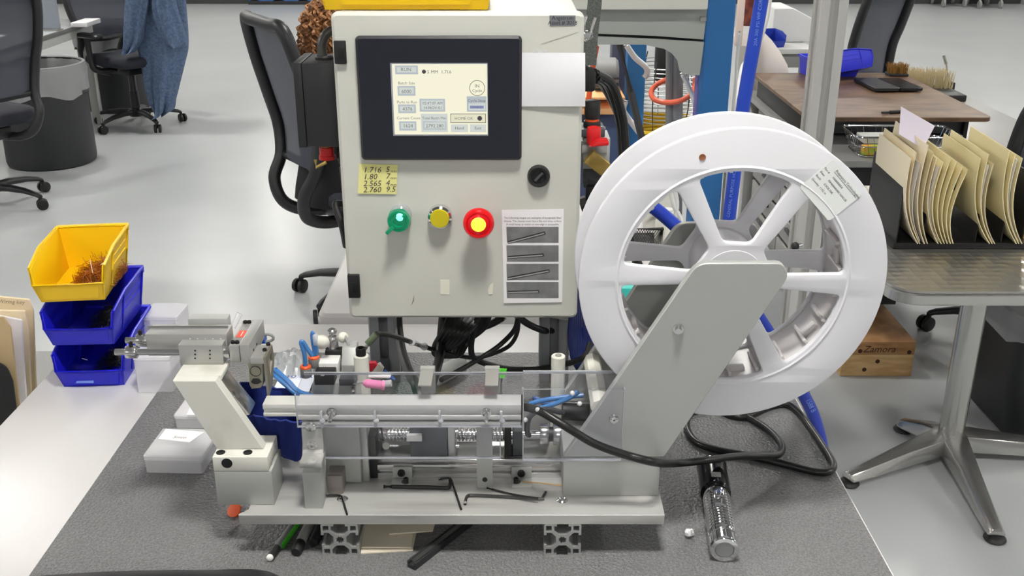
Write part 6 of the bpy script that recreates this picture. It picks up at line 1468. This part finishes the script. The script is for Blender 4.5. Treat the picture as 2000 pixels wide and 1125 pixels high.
# ================================================================ seated person behind the cabinet
def seated_person(loc, rz):
    t = thing('person', 'person with curly brown hair and black coat seated in the chair behind the cabinet', 'person', loc, None, rz); local(t)
    V = []; E = []; R = []
    def v(p, r, par=None):
        V.append(Vector(p)); R.append(r if isinstance(r, tuple) else (r, r)); i = len(V)-1
        if par is not None: E.append((par, i))
        return i
    pel = v((0, -.07, .655), (.145, .12)); sp1 = v((0, -.095, .77), (.125, .10), pel); ch = v((0, -.10, .91), (.14, .10), sp1)
    nb = v((0, -.085, 1.01), .06, ch); nk = v((0, -.07, 1.06), .048, nb); h1 = v((0, -.045, 1.105), (.06, .07), nk); h2 = v((0, -.05, 1.17), (.074, .085), h1); h3 = v((0, -.06, 1.235), (.055, .065), h2)
    nose = v((0, .045, 1.15), .010, h2)
    for s in (-1, 1):
        sh = v((s*.15, -.10, .965), .056, ch); el = v((s*.205, .02, .74), .043, sh); wr = v((s*.14, .225, .70), .028, el); pa = v((s*.125, .275, .70), (.034, .018), wr)
        for k, (dx, L) in enumerate(((-.026, .062), (-.009, .074), (.009, .070), (.026, .055))):
            a = v((s*.12+dx, .305, .70), .0085, pa); b = v((s*.12+dx*1.1, .305+L*.5, .700), .008, a); v((s*.12+dx*1.1, .305+L, .682), .0068, b)
        th = v((s*.12-s*.034, .262, .702), .0095, wr); th2 = v((s*.12-s*.058, .292, .700), .008, th); v((s*.12-s*.066, .32, .69), .007, th2)
        hp = v((s*.095, -.03, .635), .09, pel); kn = v((s*.115, .39, .63), .062, hp); cf = v((s*.115, .40, .42), .056, kn); an = v((s*.115, .385, .11), .038, cf); he = v((s*.115, .37, .05), .036, an); toe = v((s*.125, .53, .036), (.042, .030), he)
    me = bpy.data.meshes.new('p'); me.from_pydata(V, E, []); o = bpy.data.objects.new('p', me); COL.objects.link(o)
    m = o.modifiers.new('s', 'SKIN'); m.use_smooth_shade = True; ss = o.modifiers.new('d', 'SUBSURF'); ss.levels = 2; ss.render_levels = 2
    for d, r in zip(me.skin_vertices[0].data, R): d.radius = r; d.use_root = False
    me.skin_vertices[0].data[0].use_root = True
    dg = bpy.context.evaluated_depsgraph_get(); res = bpy.data.meshes.new_from_object(o.evaluated_get(dg))
    bpy.data.objects.remove(o)
    SK = mat('skin', (214, 168, 142), .5); CO = mat('black_coat', (26, 26, 29), .85); TR = mat('dark_trousers', (30, 33, 46), .85); SHO = mat('dark_shoes', (22, 22, 24), .5)
    res.materials.clear()
    for mm in (SK, CO, TR, SHO): res.materials.append(mm)
    for p in res.polygons:
        c = p.center; p.use_smooth = True
        if c.z > 1.03: k = 0
        elif c.y > .235 and c.z > .665 and abs(c.x) < .2 and c.y < .40 and c.z < .73: k = 0
        elif c.z < .085: k = 3
        elif c.z > .70 or (c.y < .0 and c.z > .6) or abs(c.x) > .185: k = 1
        else: k = 2
        p.material_index = k
    link('body', res, t)
    for s in (-1, 1):
        e = MB().ball((s*.032, .028, 1.168), .0115, 12, 8).build('eye', WHITEP, t); MB().ball((s*.032, .0375, 1.168), .0045, 10, 6).build('iris', mat('iris_brown', (60, 40, 25), .3), e)
        MB().ball((s*.076, -.05, 1.155), .018, 10, 6, (.4, .8, 1.3)).build('ear', SK, t)
    MB().ball((0, .034, 1.115), .016, 12, 6, (1.2, .35, .3)).build('mouth', mat('lips', (180, 105, 98), .5), t)
    # coat skirt hanging over the seat edge
    rows = []
    for j in range(7):
        z = .80-.055*j; k = 1+.05*j
        rows.append([Vector((.165*k*cos(a), -.085+.145*k*sin(a)+.008*sin(a*7+j), max(z, .56 if sin(a) > -.2 else .40))) for a in [2*pi*i/36 for i in range(36)]])
    MB().grid(rows, True).build('coat_skirt', CO, t, smooth=60)
    # curly hair
    HR = mat('brown_hair', (176, 124, 78), .55, c2=(120, 78, 46), nscale=40)
    rnd = random.Random(9); b = MB()
    b.ball((0, -.075, 1.185), .094, 18, 12, (1, 1, 1.02))
    b.v = [x if x.y < .0 or x.z > 1.20 else Vector((x.x, -.005, x.z)) for x in b.v]
    for i in range(150):
        a = rnd.uniform(pi*.95, pi*2.05); e = rnd.uniform(-.5, 1.2); r = .095
        p = Vector((r*cos(a)*cos(e), -.08+r*sin(a)*cos(e), 1.185+r*sin(e))); pts = []; L = rnd.uniform(.06, .20)
        for k in range(9):
            s_ = k/8; q_ = p+Vector((p.x*.35*s_, -(.05)*s_+0, -L*s_))
            pts.append(q_+Vector((cos(k*1.9+i), sin(k*1.9+i), 0))*.013)
        b.tube(pts, .0055, 5, 2)
    h_ = b.build('hair', HR, t, smooth=60, weld=False)
    return t
seated_person((-.61, 4.06, 0), radians(-58))
